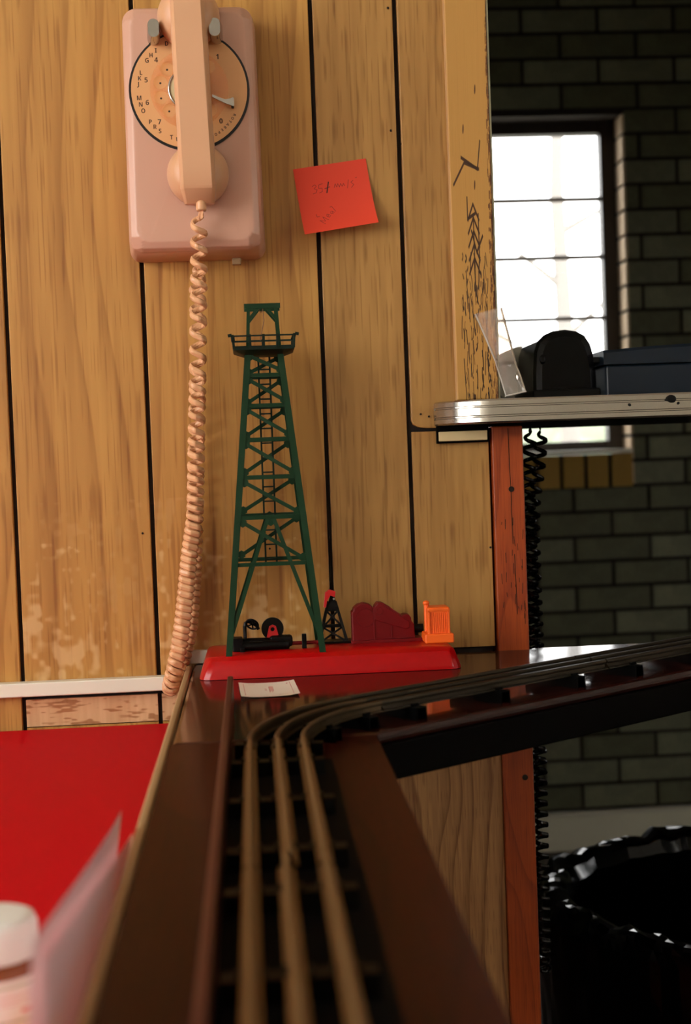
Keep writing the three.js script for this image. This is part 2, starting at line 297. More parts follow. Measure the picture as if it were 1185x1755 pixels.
// jamb boards at the end of the partition
{
  const scars = canvas(256, 1024, (c, w, h) => {
    c.fillStyle = '#bd8b44'; c.fillRect(0, 0, w, h);
    for (let i = 0; i < 420; i++) { c.strokeStyle = `rgba(${rnd() < 0.5 ? '140,90,40' : '206,160,92'},${R(0.05, 0.15)})`; c.lineWidth = R(0.5, 2); const x = R(0, w), y = R(0, h); c.beginPath(); c.moveTo(x, y); c.lineTo(x + R(-3, 3), y + R(30, 160)); c.stroke(); }
    // worn dirty edge on the open side, knife cuts lower down
    for (let i = 0; i < 620; i++) { const y = h * lerp(0.3, 1, Math.pow(rnd(), 0.8)); c.fillStyle = `rgba(64,26,8,${R(0.2, 0.7)})`; c.fillRect(w - Math.pow(rnd(), 3) * 40 * (y / h) - 3, y, R(2, 7), R(4, 22)); }
    for (let i = 0; i < 120; i++) { const y = h * lerp(0.74, 1, rnd()), x = R(45, w - 40), l = R(8, 44); c.strokeStyle = `rgba(34,15,5,${R(0.6, 1)})`; c.lineWidth = R(2, 6); c.beginPath(); c.moveTo(x, y); c.quadraticCurveTo(x + R(-10, 10), y + l / 2, x + R(-9, 9), y + l); c.stroke(); }
    c.strokeStyle = 'rgba(50,24,8,.9)'; c.lineWidth = 6;
    const line = (...p) => { c.beginPath(); p.forEach(([x, y], i) => (i ? c.lineTo(x, y) : c.moveTo(x, y))); c.stroke(); };
    line([20, 640], [90, 600], [180, 612]); line([70, 590], [170, 612], [190, 560]); line([100, 660], [100, 700], [150, 690]); line([165, 690], [165, 780]); line([120, 720], [150, 760], [190, 730]);
    for (let i = 0; i < 5; i++) { line([100, 800 - i * 24], [135, 770 - i * 24], [170, 800 - i * 24]); }
    line([135, 690], [135, 840]);
    c.fillStyle = 'rgba(70,34,12,.9)'; for (const [x, y] of [[60, 300], [170, 470], [90, 540], [150, 640]]) { c.beginPath(); c.ellipse(x, y, 4, 9, 0.2, 0, 7); c.fill(); }
  });
  const m = grain(scars, { roughness: 0.6 });
  const t = struct('trim_1', 'knife-scarred wooden jamb board above the metal-edged shelf', 'trim');
  const g = new RoundedBoxGeometry(0.0415, 1.459, 0.012, 1, 0.0015), p = g.attributes.position, uv = g.attributes.uv;
  for (let i = 0; i < p.count; i++) uv.setXY(i, (p.getX(i) + 0.02075) / 0.0415, (p.getY(i) + 0.7295) / 0.56);
  g.translate(0.2275, 1.8685, 0.0005);
  mesh('jamb_board', g, m, t);
  mesh('edge_bead', sweep([V(0.2078, 1.139, 0.003), V(0.2078, 2.598, 0.003)], 0.0026, 10), mat.trim, t);
  mesh('jamb_side', boxGeo(0.2485, 0.2515, 1.139, 2.598, -0.1, -0.003, 0.0005), mat.palePaint, t);
  mesh('jamb_back', boxGeo(0.2362, 0.2485, 1.139, 2.598, -0.1, -0.006, 0), mat.darkWood, t);

  const o = struct('trim_2', 'orange-stained wooden post under the metal-edged shelf', 'trim');
  mesh('post', boxGeo(0.2398, 0.2708, 0, 1.112, -0.09, 0.006, 0.0015, 0.02, 0.1), mat.orange, o);
  for (const [x, y] of [[0.2575, 1.0495], [0.262, 0.7615]]) mesh('screw', new THREE.CylinderGeometry(0.0028, 0.0028, 0.002, 14).rotateX(Math.PI / 2).translate(x, y, 0.006), mat.screw, o);
  const cut = [];
  const crackPts = [[0.2562, 1.11], [0.2566, 1.07], [0.2571, 1.05], [0.2572, 1.02], [0.2576, 0.995]]; // long split
  for (let i = 0; i < crackPts.length - 1; i++) cut.push(bar(V(...crackPts[i], 0.006), V(...crackPts[i + 1], 0.006), 0.0006, 0.0006));
  for (let i = 0; i < 26; i++) { const x = R(0.245, 0.268), y = R(0.915, 1.03); cut.push(bar(V(x, y, 0.006), V(x + R(-0.0008, 0.0008), y - R(0.002, 0.012), 0.006), 0.0005, 0.0005)); }
  cut.push(bar(V(0.2588, 0.985, 0.006), V(0.2596, 0.925, 0.006), 0.0006, 0.0006));
  const cuts = mesh('knife_cuts', merge(cut), mat.screw, o); cuts.userData.kind = 'stuff';
}
{
  const h = struct('added_shading_header', 'added unseen wall above the opening, shading the upper bricks', 'wall');  // header added out of view to keep light off the upper bricks
  mesh('header_board', boxGeo(0.2525, 2.4, 1.62, 2.6, -0.1, 0, 0.001, 0.3, 0.2), mat.panelPlain, h);
}
// chair rail and the little white block by the ledge
{
  const b = struct('trim_3', 'white painted chair rail across the wood planks', 'trim');
  mesh('rail_board', boxGeo(-2.2, -0.0875, 0.8665, 0.8803, 0, 0.014, 0.0015), mat.whitePaint, b);
  const k = struct('trim_4', 'short white trim piece behind the red derrick base', 'trim');
  mesh('trim_piece', boxGeo(-0.066, -0.03, 0.8905, 0.9035, 0, 0.007, 0.001), mat.whitePaint, k);
}
// ------------------------------------------------------------------ brick wall of the back room
{
  const Z = -2.4, w = struct('wall_far', 'dim grey-green brick wall of the back room', 'wall');
  const hole = [0.3, 1.04, 0.986, 1.987];
  mesh('mortar', holedWall('x', -2.2, 2.4, 0, 2.6, Z - 0.22, Z - 0.004, hole), mat.mortar, w);
  const P = 0.0676, L = 0.2073, J = 0.0095, jy = 2.272, jx = 0.7686, rest = [];
  const shapes = new Map();
  const put = (x0, x1, y0, y1, m, deep = 0) => {
    const near = x1 > 0.45 && x0 < 1.55 && y1 > 0.1 && y0 < 2.45;
    const W = Math.round((x1 - x0) * 1e4) / 1e4, H = Math.round((y1 - y0) * 1e4) / 1e4, key = W + '/' + H;
    if (!near) { rest.push(boxGeo(x0, x1, y0, y1, Z - 0.006, Z + R(-0.001, 0.001), 0)); return; }
    if (!shapes.has(key)) shapes.set(key, boxGeo(-W / 2, W / 2, -H / 2, H / 2, -0.006, 0, 0.0015, R(0, 1), R(0, 1)));
    const b = mesh('brick', shapes.get(key), m ?? (rnd() < 0.5 ? mat.brick : mat.brickDark), w);
    b.position.set((x0 + x1) / 2, (y0 + y1) / 2, Z + R(-0.0012, 0.0012));
  };
  for (let r = -6; r < 34; r++) {
    const y1 = jy - r * P - J / 2, y0 = jy - (r + 1) * P + J / 2;
    if (y0 < 0 || y1 > 2.6) continue;
    const off = r % 2 ? L / 2 : 0;
    for (let k = -15; k < 9; k++) {
      let x0 = jx + off + k * L + J / 2, x1 = x0 + L - J;
      if (x1 > 2.4 || x0 < -2.2) continue;
      const inHole = y1 > hole[2] + 0.01 && y0 < hole[3];
      if (inHole) {
        if (x0 > hole[0] - 0.005 && x1 < hole[1] + 0.005) continue;
        if (x0 < hole[1] && x1 > hole[1]) { x0 = hole[1] + 0.001; if (x1 - x0 < 0.02) continue; }
        if (x0 < hole[0] && x1 > hole[0]) { x1 = hole[0] - 0.001; if (x1 - x0 < 0.02) continue; }
      }
      put(x0, x1, y0, y1);
    }
  }
  mesh('brick_course', merge(rest), mat.brick, w).userData.kind = 'stuff';
  // reveal: brick ends at the window's right side, coloured pale as if window-lit, and the sill course of yellow headers
  for (let r = 3; r < 20; r++) { const y1 = jy - r * P - J / 2, y0 = y1 - P + J; if (y0 < hole[2] || y1 > hole[3] + 0.03) continue; mesh('reveal_brick', boxGeo(hole[1] - 0.006, hole[1] + 0.002, y0, Math.min(y1, hole[3]), Z - 0.085, Z - 0.0005, 0.001), mat.litRevealBrick, w); }
  mesh('sill_mortar', boxGeo(0.3, 1.04, 0.983, 1.0755, Z - 0.2, Z - 0.003, 0), mat.mortar, w);
  for (let k = 0; k < 11; k++) { const x1 = 1.036 - k * 0.0668, x0 = x1 - 0.057; mesh('sill_brick', boxGeo(x0, x1, 0.986, 1.0755, Z - 0.09, Z + 0.004, 0.002), mat.yellowBrick, w); }
  windowUnit(1, 'x', hole[0], hole[1] - 0.006, 1.08, hole[3], Z - 0.1, [], [1.283, 1.452, 1.62, 1.779], mat.frame, mat.muntin, 0.04, 'bright back-room window with thin horizontal glazing bars');
  const s = struct('trim_5', 'pale window sill over yellow bricks', 'trim');
  mesh('sill', boxGeo(0.3, 1.036, 1.0765, 1.0885, Z - 0.12, Z + 0.012, 0.003), mat.whitePaint, s);
  const bb = struct('baseboard_far', 'pale baseboard along the brick wall', 'baseboard');
  mesh('baseboard_face', boxGeo(-2.2, 2.4, 0, 0.096, Z, Z + 0.016, 0.002), mat.basePaint, bb);
  mesh('baseboard_cap', boxGeo(-2.2, 2.4, 0.096, 0.106, Z, Z + 0.024, 0.003), mat.whitePaint, bb);
}
// outdoors, behind the back-room window
{
  tag(mesh('ground', boxGeo(-30, 30, -0.3, -0.2, -60, -2.7, 0), mat.ground), 'pale paved ground outside the back-room window', 'ground').userData.kind = 'structure';
  const hd = [];
  for (let i = 0; i < 90; i++) { const g = new THREE.IcosahedronGeometry(R(0.5, 0.9), 1); g.translate(-4 + i * 0.16, R(0.2, 1.35), -14 + R(-0.4, 0.4)); hd.push(g); }
  tag(mesh('hedge', merge(hd), mat.hedge), 'pale hazy hedge seen through the back-room window', 'hedge');
  const t = thing('bare_tree', 'faint bare tree outside the back-room window', 'tree', [2.35, -0.2, -9]);
  mesh('trunk', sweep([V(0, 0, 0), V(0.03, 1.6, 0), V(-0.02, 3.2, 0), V(0.05, 5, 0)], (k) => 0.09 * (1 - 0.6 * k), 8), mat.bark, t);
  for (const [y, x, e] of [[1.5, -0.9, 0.9], [1.9, -1.1, 0.8], [2.1, 0.7, 0.9], [2.5, -0.8, 0.9], [1.7, 0.6, 0.6], [2.9, 0.8, 0.6]]) mesh('branch', sweep([V(0, y, 0), V(x * 0.5, y + e * 0.35, R(-0.3, 0.3)), V(x, y + e, R(-0.5, 0.5))], (k) => 0.03 * (1 - 0.8 * k), 6), mat.bark, t);
}

// ------------------------------------------------------------------ ledge, track shelf, table
const LEDGE = 0.89;
const edgeTrim = (z0, z1) => sweepProfile(roundRect(0.0032, 0.014, 0.0028, 4).map(([x, y]) => [x, y - 0.0135]), [V(-0.0662, LEDGE, z0), V(-0.0662, LEDGE, z1)]);
{
  const o = thing('booth_divider', 'dark varnished divider ledge carrying the toy track toward the camera', 'ledge', [0, 0, 0]);
  mesh('top_board', boxGeo(-0.0625, 0.082, LEDGE - 0.024, LEDGE, 0.406, 1.75, 0.0008), mat.varnish, o);
  mesh('edge_trim', edgeTrim(1.75, 0.4065), mat.tan, o);
  mesh('body', boxGeo(-0.05, 0.066, 0, LEDGE - 0.024, 0.407, 1.75, 0.002, 0.4, 0.2), mat.lower, o);
  tag(mesh('wooden_strip', boxGeo(-0.0249, -0.0202, LEDGE, LEDGE + 0.021, 0.236, 1.7, 0.0012), mat.lip), 'thin upright reddish-brown strip along the left of the track', 'strip');
}
const DIAG = 36.3 * Math.PI / 180, dx = Math.cos(DIAG), dz = -Math.sin(DIAG);
{
  const s = thing('track_shelf', 'glossy dark brown shelf under the diagonal track and toy derrick', 'shelf');
  const A = [0.0835, 0.4015], B = [A[0] + dx * 1.15, A[1] + dz * 1.15], C = [B[0] + 0.2 * dz * 0 + 0.12, B[1] - 0.15];
  const pts = [A, B, C, [0.46, -0.0], [0.2725, -0.0], [0.2725, 0.008], [-0.0625, 0.0015], [-0.0625, 0.4045]];
  const g = extrude(pts.map(([x, z]) => [x, -z]), 0.009, 0.0035).rotateX(-Math.PI / 2).translate(0, LEDGE - 0.009, 0);
  mesh('shelf_board', uvMetres(g, 0.1, 0.2, true), mat.varnishGloss, s);
  const under = pts.map(([x, z], i) => (i < 2 ? [x + 0.001, z - 0.0025] : i === 7 ? [x, z - 0.002] : [x, z]));
  mesh('fascia', uvMetres(extrude(under.map(([x, z]) => [x, -z]), 0.0275, 0.0015).rotateX(-Math.PI / 2).translate(0, LEDGE - 0.0368, 0)), mat.darkWood, s).userData.label = 'near-black shelf front';
  mesh('edge_trim', edgeTrim(0.406, 0.004), mat.tan, s);
  mesh('support_leg', boxGeo(0.90, 0.95, 0, LEDGE - 0.0368, -0.26, -0.21, 0.003), mat.darkWood, s);
}
{
  const t = thing('diner_table', 'plain red booth table top against the panelled wall', 'table', [-0.45, 0, 0.62]);
  mesh('table_top', new RoundedBoxGeometry(0.76, 0.028, 1.23, 2, 0.006).translate(0, 0.82, 0), mat.redTable, t);
  mesh('pedestal', new THREE.CylinderGeometry(0.04, 0.04, 0.79, 20).translate(0, 0.411, 0), mat.chrome, t);
  mesh('foot', lathe([[0, 0], [0.22, 0], [0.22, 0.012], [0.05, 0.03], [0, 0.03]], 32), mat.black, t);
}
// ------------------------------------------------------------------ toy track: three tubular rails on black ties
const RAILX = [-0.0172, 0, 0.0172];
const railProfile = (() => {
  const p = []; for (let i = 0; i <= 10; i++) { const a = (-30 + 240 * i / 10) * Math.PI / 180; p.push([0.00185 * Math.cos(a), 0.0157 + 0.0018 * Math.sin(a)]); }
  return [...p, [-0.0006, 0.0135], [-0.0006, 0.0104], [-0.004, 0.0101], [-0.004, 0.0095], [0.004, 0.0095], [0.004, 0.0101], [0.0006, 0.0104], [0.0006, 0.0135]];
})();
const tieGeo = merge([
  extrude([[-0.0055, 0], [-0.0046, 0.0095], [0.0046, 0.0095], [0.0055, 0], [0.0047, 0], [0.004, 0.0087], [-0.004, 0.0087], [-0.0047, 0]], 0.058).translate(0, 0, -0.029).rotateY(Math.PI / 2),
  ...RAILX.flatMap((x) => [-1, 1].map((s) => new THREE.BoxGeometry(0.0016, 0.0022, 0.007).translate(x + s * 0.0046, 0.0104, 0))),
]);
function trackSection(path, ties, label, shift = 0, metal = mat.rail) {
  const o = thing('toy_track_section', label, 'toy track', [0, 0, 0], 'sections of toy railway track');
  for (let r = 0; r < 3; r++) {
    const pts = path.map((p, i) => { const a = path[Math.max(0, i - 1)], b = path[Math.min(path.length - 1, i + 1)], t = V(b.x - a.x, 0, b.z - a.z).normalize(), k = RAILX[r] + (r === 1 ? shift : 0); return V(p.x - t.z * k, LEDGE, p.z + t.x * k); });
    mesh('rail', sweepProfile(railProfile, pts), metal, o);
  }
  for (const [x, z, turn] of ties) { const t = mesh('tie', tieGeo, mat.tie, o); t.position.set(x, LEDGE, z); t.rotation.y = turn; }
  return o;
}
{
  const out = [], zn = 1.7, zf = 0.47;
  for (let i = 0; i <= 60; i++) { const z = lerp(zn, zf, i / 60); out.push([-0.0199 + 0.0009 * Math.sin(z * 61) * Math.sin(z * 23), -z]); }
  for (let i = 0; i <= 20; i++) out.push([0.0458 + 0.0005 * Math.sin(i * 1.7), -lerp(zf + 0.012, zn, i / 20)]);
  tag(mesh('added_track_strip', extrude(out.map(([x, y]) => [x, y]).reverse(), 0.0004).rotateX(-Math.PI / 2).translate(0, LEDGE + 0.0001, 0), M({ color: 0x060505, roughness: 0.85, specularIntensity: 0.2 })), 'black strip added under the straight toy track', 'mat');  // black strip added so the bed between the ties is black
}
const TX = 0.0105, ZS = 0.488, RC = 0.1672, TURN = Math.PI / 2 - DIAG;
for (let k = 0; k < 3; k++) {
  const z1 = ZS + k * 0.27 - 0.0, z0 = Math.min(z1 + 0.268, 1.7), ties = [];
  for (const f of [0.12, 0.5, 0.88]) ties.push([TX, lerp(z1, z0, f), 0]);
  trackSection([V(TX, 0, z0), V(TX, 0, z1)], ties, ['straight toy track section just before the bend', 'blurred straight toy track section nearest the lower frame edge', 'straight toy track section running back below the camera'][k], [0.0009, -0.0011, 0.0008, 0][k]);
}
{
  const path = [], ties = [], at = (a) => [TX + RC * (1 - Math.cos(a)), ZS - RC * Math.sin(a)];
  for (let i = 0; i <= 24; i++) { const [x, z] = at(TURN * i / 24); path.push(V(x, 0, z)); }
  for (const f of [0.14, 0.5, 0.86]) { const a = TURN * f, [x, z] = at(a); ties.push([x, z, -a]); }
  trackSection(path, ties, 'curved toy track section bending toward the right', 0, mat.railDimReflect);
  const [ex, ez] = at(TURN);
  for (let k = 0; k < 3; k++) {
    const p = (l) => V(ex + dx * l, 0, ez + dz * l), t = [0.03, 0.12, 0.21].map((l) => { const q = p(k * 0.256 + l); return [q.x, q.z, -TURN]; });
    trackSection([p(k * 0.256), p(k * 0.256 + 0.254)], t, ['diagonal toy track section between the bend and the orange post', 'diagonal toy track section at the right edge of the picture', 'diagonal toy track section out past the right edge'][k], 0, mat.railDarkReflect);
  }
}

// ------------------------------------------------------------------ toy oil derrick
{
  const o = thing('toy_oil_derrick', 'green toy oil derrick on a red base with pump and orange motor', 'toy', [0.067, LEDGE, 0.065]);
  const BX = 0.067, BZ = 0.065, L = (x, y, z) => V(x - BX, y - LEDGE, z - BZ);     // world metres to the toy's own
  const ring = (w, d, y, r) => roundRect(w, d, r, 5).map(([x, z]) => V(x, y, -z));
  mesh('base', loft([ring(0.1175, 0.051, 0.0004, 0.009), ring(0.1197, 0.0532, 0.0004, 0.011), ring(0.1197, 0.0532, 0.0018, 0.011), ring(0.1145, 0.0485, 0.0165, 0.01), ring(0.1128, 0.0468, 0.0186, 0.009), ring(0.1105, 0.0445, 0.0195, 0.008)], 0.9), mat.red, o).userData.label = 'glossy red sheet-metal base';
  const T = LEDGE + 0.0195, TOP = 1.1875, cx = 0.0173, cz = 0.061;
  const half = (y) => lerp(0.0445, 0.0165, (y - T) / (TOP - T));
  const corner = (y, sx, sz, inset = 0) => V(cx + sx * (half(y) - inset), y, cz + sz * (half(y) - inset));
  const own = (g) => g.translate(-BX, -LEDGE, -BZ);
  const green = (name, g, parent = o, m = mat.green) => mesh(name, own(g), m, parent);
  for (const [sx, sz] of [[-1, 1], [1, 1], [1, -1], [-1, -1]]) {   // angle-iron legs
    const prof = (y) => { const h = half(y), w = 0.0058, t = 0.0009, q = (a, b) => V(cx + sx * (h + 0.0012 - a), y, cz + sz * (h + 0.0012 - b)); const p = [q(0, 0), q(w, 0), q(w, t), q(t, t), q(t, w), q(0, w)]; return sx * sz > 0 ? p : p.reverse(); };
    green('leg', loft([prof(T), prof(TOP)].map((r) => r.reverse()), 0.2));
  }
  const levels = [1.1875, 1.1656, 1.1375, 1.1062, 1.0711, 1.0344, 0.9917];
  const faces = [[[-1, 1], [1, 1]], [[1, 1], [1, -1]], [[1, -1], [-1, -1]], [[-1, -1], [-1, 1]]];
  const bracing = (a, b, w, n) => bar(a, b, w, 0.0009, n);
  faces.forEach(([p, q], f) => {
    const n = V((p[0] + q[0]) / 2, 0, (p[1] + q[1]) / 2);
    const at = (y, t) => corner(y, p[0], p[1], 0.0002).lerp(corner(y, q[0], q[1], 0.0002), t);
    for (let i = 1; i < levels.length; i++) green('crossbar', bracing(at(levels[i], 0.02), at(levels[i], 0.98), 0.0036, n));
    for (let i = 0; i < levels.length - 1; i++) {
      const a = at(levels[i] - 0.004, 0.1), b = at(levels[i + 1] + 0.0045, 0.9), gs = [bracing(a, b, 0.0035, n)];
      for (const [c, s] of [[a, 1], [b, -1]]) { const g = new THREE.CylinderGeometry(0.0042, 0.0042, 0.0009, 6); g.applyQuaternion(new THREE.Quaternion().setFromUnitVectors(V(0, 1, 0), n)); g.translate(c.x, c.y - s * 0.0005, c.z); gs.push(g); }
      green('diagonal_brace', merge(gs));
    }
    const hub = at(1.033, 0.5), gus = new THREE.CylinderGeometry(0.0058, 0.0058, 0.0009, 6); gus.applyQuaternion(new THREE.Quaternion().setFromUnitVectors(V(0, 1, 0), n)); gus.translate(hub.x, hub.y - 0.001, hub.z);
    green('leg_brace', merge([bracing(at(1.034, 0.46), at(0.93, 0.04), 0.0036, n), gus]));
    green('leg_brace', bracing(at(1.034, 0.54), at(0.93, 0.96), 0.0036, n));
  });
  // ladder up the back
  const zb = (y) => cz - half(y) + 0.004, lad = mesh('ladder', own(merge([-1, 1].map((s) => bar(V(cx + s * 0.0053, 0.985, zb(0.985)), V(cx + s * 0.0053, 1.187, zb(1.187)), 0.0018)))), mat.greenDark, o);
  for (let y = 0.992; y < 1.185; y += 0.0139) mesh('rung', own(bar(V(cx - 0.0053, y, zb(y)), V(cx + 0.0053, y, zb(y)), 0.0015)), mat.greenDark, lad);
  // crown platform
  const fl = mesh('platform', own(loft([roundRect(0.0185, 0.0185, 0.001, 1).map(([x, z]) => V(cx + x, 1.1845, cz - z)), roundRect(0.028, 0.028, 0.001, 1).map(([x, z]) => V(cx + x, 1.1885, cz - z)), roundRect(0.028, 0.028, 0.001, 1).map(([x, z]) => V(cx + x, 1.191, cz - z))], 0.4)), mat.greenDark, o);
  const rail = (h, y, w) => [[-1, -1], [1, -1], [1, 1], [-1, 1]].map(([a, b], i, l) => { const [c, d] = l[(i + 1) % 4]; return bar(V(cx + a * h, y, cz + b * h), V(cx + c * h, y, cz + d * h), w, 0.0012, V(0, 1, 0)); });
  for (const g of rail(0.0284, 1.2012, 0.0036)) mesh('top_rail', own(g), mat.greenDark, fl);
  for (const g of rail(0.028, 1.196, 0.002)) mesh('mid_rail', own(g), mat.greenDark, fl);
  for (const [a, b] of [[-1, -1], [1, -1], [1, 1], [-1, 1], [0, 1], [0, -1], [1, 0], [-1, 0], [-0.45, 1], [0.45, 1]]) mesh('post', own(bar(V(cx + a * 0.0274, 1.1895, cz + b * 0.0274), V(cx + a * 0.0284, 1.2025, cz + b * 0.0284), 0.0024)), mat.greenDark, fl);
  for (const s of [-1, 1]) { const q = own(bar(V(cx + s * 0.029, 1.2022, cz + 0.0288), V(cx + s * 0.0325, 1.2015, cz + 0.0288), 0.0028, 0.0012, V(0, 0, 1))); mesh('rail_end', q, mat.greenDark, fl); }
  // crown block frame
  const [cr] = [1, -1].map((s) => mesh('crown_beam', own(boxGeo(cx - 0.0168, cx + 0.0168, 1.2275, 1.2322, cz + s * 0.0125 - 0.0008, cz + s * 0.0125 + 0.0008, 0.0003)), mat.green, o));
  for (const sx of [-1, 1]) for (const sz of [-1, 1]) {
    mesh('crown_post', own(bar(V(cx + sx * 0.0148, 1.19, cz + sz * 0.0145), V(cx + sx * 0.0128, 1.2285, cz + sz * 0.0125), 0.0031, 0.0014)), mat.green, cr);
    mesh('crown_brace', own(bar(V(cx + sx * 0.0128, 1.2175, cz + sz * 0.0125), V(cx + sx * 0.004, 1.228, cz + sz * 0.0125), 0.0024, 0.0014)), mat.green, cr);
  }
  mesh('wire', own(sweep([V(cx - 0.003, 1.2265, cz + 0.011), V(cx - 0.0012, 1.2235, cz + 0.013), V(cx + 0.0005, 1.227, cz + 0.013), V(cx + 0.0012, 1.216, cz + 0.013), V(cx - 0.0012, 1.206, cz + 0.013), V(cx - 0.003, 1.198, cz + 0.012)], 0.0004, 6)), mat.wire, o);
  // pipe rack and draw works inside the legs
  const acc = (name, g, m, parent = o) => mesh(name, own(g), m, parent);
  const Y = T;
  const rack = acc('pipe_rack', merge([cyl(V(-0.021, Y + 0.006, 0.066), V(0.031, Y + 0.0055, 0.066), 0.0055, 0.005, 14), cyl(V(-0.0215, Y + 0.0045, 0.074), V(0.03, Y + 0.0045, 0.074), 0.004, 0.004, 12), boxGeo(-0.0225, -0.013, Y - 0.0002, Y + 0.0125, 0.06, 0.078, 0.0012), boxGeo(-0.006, 0.012, Y - 0.0002, Y + 0.0095, 0.058, 0.073, 0.0012), boxGeo(0.012, 0.034, Y + 0.0015, Y + 0.0125, 0.058, 0.07, 0.003)]), mat.black, o);
  acc('feed_rod', cyl(V(0.03, Y + 0.0045, 0.066), V(0.06, Y + 0.0045, 0.066), 0.0018, 0.0018, 10), mat.maroon, rack);
  acc('rod_post', boxGeo(0.0425, 0.0468, Y - 0.0002, Y + 0.0135, 0.068, 0.073, 0.0006), mat.black, rack);
  acc('rack_foot', boxGeo(-0.0155, -0.011, Y - 0.004, Y + 0.004, 0.078, 0.082, 0.0005), mat.black, rack);
  const drum = acc('winding_drum', cyl(V(0.0155, Y + 0.0185, 0.058), V(0.0155, Y + 0.0185, 0.063), 0.0105, 0.0105, 32), mat.black);
  acc('drum_bracket', extrude([[0.009, Y + 0.006], [0.022, Y + 0.006], [0.0208, Y + 0.0125], [0.0187, Y + 0.0212], [0.0155, Y + 0.0226], [0.0123, Y + 0.0212], [0.0102, Y + 0.0125]], 0.0014, 0, [circlePath(0.0155, Y + 0.0183, 0.0019)]).translate(0, 0, 0.0636), mat.redPlastic, drum);
  const post = acc('valve_post', merge([cyl(V(-0.0105, Y + 0.008, 0.068), V(-0.0105, Y + 0.023, 0.068), 0.0018, 0.0018, 10), sweep([V(-0.0105, Y + 0.0225, 0.068), V(-0.0098, Y + 0.0255, 0.068), V(-0.0075, Y + 0.0268, 0.068), V(-0.003, Y + 0.0262, 0.068), V(0.0012, Y + 0.022, 0.069), V(0.0022, Y + 0.0192, 0.069)], 0.0016, 8)]), mat.black);
  const wh = []; const hub = V(-0.0035, Y + 0.0245, 0.0705);
  const rim = new THREE.TorusGeometry(0.0058, 0.0009, 8, 28); rim.rotateX(0.7); rim.rotateZ(-0.5); rim.translate(hub.x, hub.y, hub.z); wh.push(rim);
  for (let k = 0; k < 3; k++) { const s = new THREE.BoxGeometry(0.0114, 0.001, 0.001); s.rotateZ(k * Math.PI / 3); s.rotateX(0.7); s.rotateZ(-0.5); s.translate(hub.x, hub.y, hub.z); wh.push(s); }
  acc('hand_wheel', merge(wh), mat.black, post);
  // pump jack
  const pump = acc('pump_jack', merge([-1, 1].flatMap((s) => [bar(V(0.0735 + s * 0.0035, 0.949, 0.04), V(0.0735 + s * 0.0135, T, 0.046), 0.0026, 0.0026), bar(V(0.0735 + s * 0.0035, 0.949, 0.036), V(0.0735 + s * 0.0135, T, 0.03), 0.0022, 0.0022), bar(V(0.0735 + s * 0.0055, 0.94, 0.041), V(0.0735 - s * 0.0085, 0.926, 0.043), 0.0018, 0.0014), bar(V(0.0735 + s * 0.009, 0.9245, 0.043), V(0.0735 - s * 0.0125, 0.911, 0.046), 0.0018, 0.0014)]).concat([bar(V(0.0655, 0.926, 0.043), V(0.0815, 0.926, 0.043), 0.003, 0.002, V(0, 0, 1)), bar(V(0.067, 0.9415, 0.041), V(0.08, 0.9415, 0.041), 0.0034, 0.003, V(0, 0, 1)), extrude([[0.0688, 0.943], [0.0782, 0.943], [0.0765, 0.953], [0.0745, 0.956], [0.0722, 0.955]], 0.004).translate(0, 0, 0.038)])), mat.black, o);
  acc('pump_head', extrude([[0.0652, 0.9445], [0.0672, 0.9585], [0.0712, 0.9612], [0.0772, 0.9592], [0.0765, 0.9535], [0.0722, 0.9555], [0.069, 0.951], [0.0675, 0.944]], 0.0052, 0.0004).translate(0, 0, 0.0415), mat.redPlastic, pump);
  acc('pivot_pin', cyl(V(0.0752, 0.9522, 0.04), V(0.0752, 0.9522, 0.0475), 0.0011, 0.0011, 10), mat.chrome, pump);
  acc('pump_foot', boxGeo(0.058, 0.092, T - 0.0002, T + 0.0022, 0.028, 0.05, 0.0006), mat.black, pump);
  // belt housing
  const hs = [[0.0912, T], [0.0912, 0.939], [0.0928, 0.9405], [0.0935, 0.943], [0.0975, 0.946], [0.103, 0.9475], [0.1085, 0.9462], [0.1112, 0.944], [0.1122, 0.9408], [0.1133, 0.944], [0.1165, 0.9475], [0.1205, 0.9472], [0.1235, 0.9457], [0.1395, 0.9342], [0.1425, 0.9352], [0.1462, 0.9345], [0.1482, 0.9318], [0.1485, 0.9285], [0.1508, 0.9255], [0.1515, T]];
  const housing = acc('belt_housing', extrude(hs, 0.016, 0.0012).translate(0, 0, 0.038), mat.maroon);
  housing.userData.label = 'dark red belt housing';
  acc('raised_disc', cyl(V(0.1045, 0.9335, 0.0535), V(0.1045, 0.9335, 0.0548), 0.0088, 0.0084, 28), mat.maroon, housing);
  acc('raised_belt', extrude([[0.1128, 0.9312], [0.1128, 0.9425], [0.116, 0.9455], [0.1205, 0.9455], [0.1235, 0.9438], [0.1462, 0.928], [0.1462, 0.9225], [0.1425, 0.921]], 0.0018, 0.0006).translate(0, 0, 0.0535), mat.maroon, housing);
  acc('raised_disc', cyl(V(0.1183, 0.939, 0.055), V(0.1183, 0.939, 0.056), 0.0032, 0.003, 20), mat.maroon, housing);
  acc('housing_rib', merge([boxGeo(0.1118, 0.1131, T, 0.944, 0.0535, 0.0552, 0.0003), boxGeo(0.1285, 0.1293, T, 0.9245, 0.0535, 0.0548, 0.0003), boxGeo(0.1118, 0.1515, 0.9125, 0.9135, 0.0535, 0.0548, 0.0003), boxGeo(0.09, 0.158, T - 0.0003, T + 0.0028, 0.034, 0.0575, 0.0004)]), mat.maroon, housing);
  acc('drive_shaft', cyl(V(0.151, T + 0.011, 0.046), V(0.16, T + 0.011, 0.046), 0.0042, 0.0042, 12), mat.black, housing);
  // orange motor
  const mo = acc('orange_motor', boxGeo(0.1605, 0.1825, T + 0.006, 0.943, 0.054, 0.078, 0.0022), mat.orangePlastic);
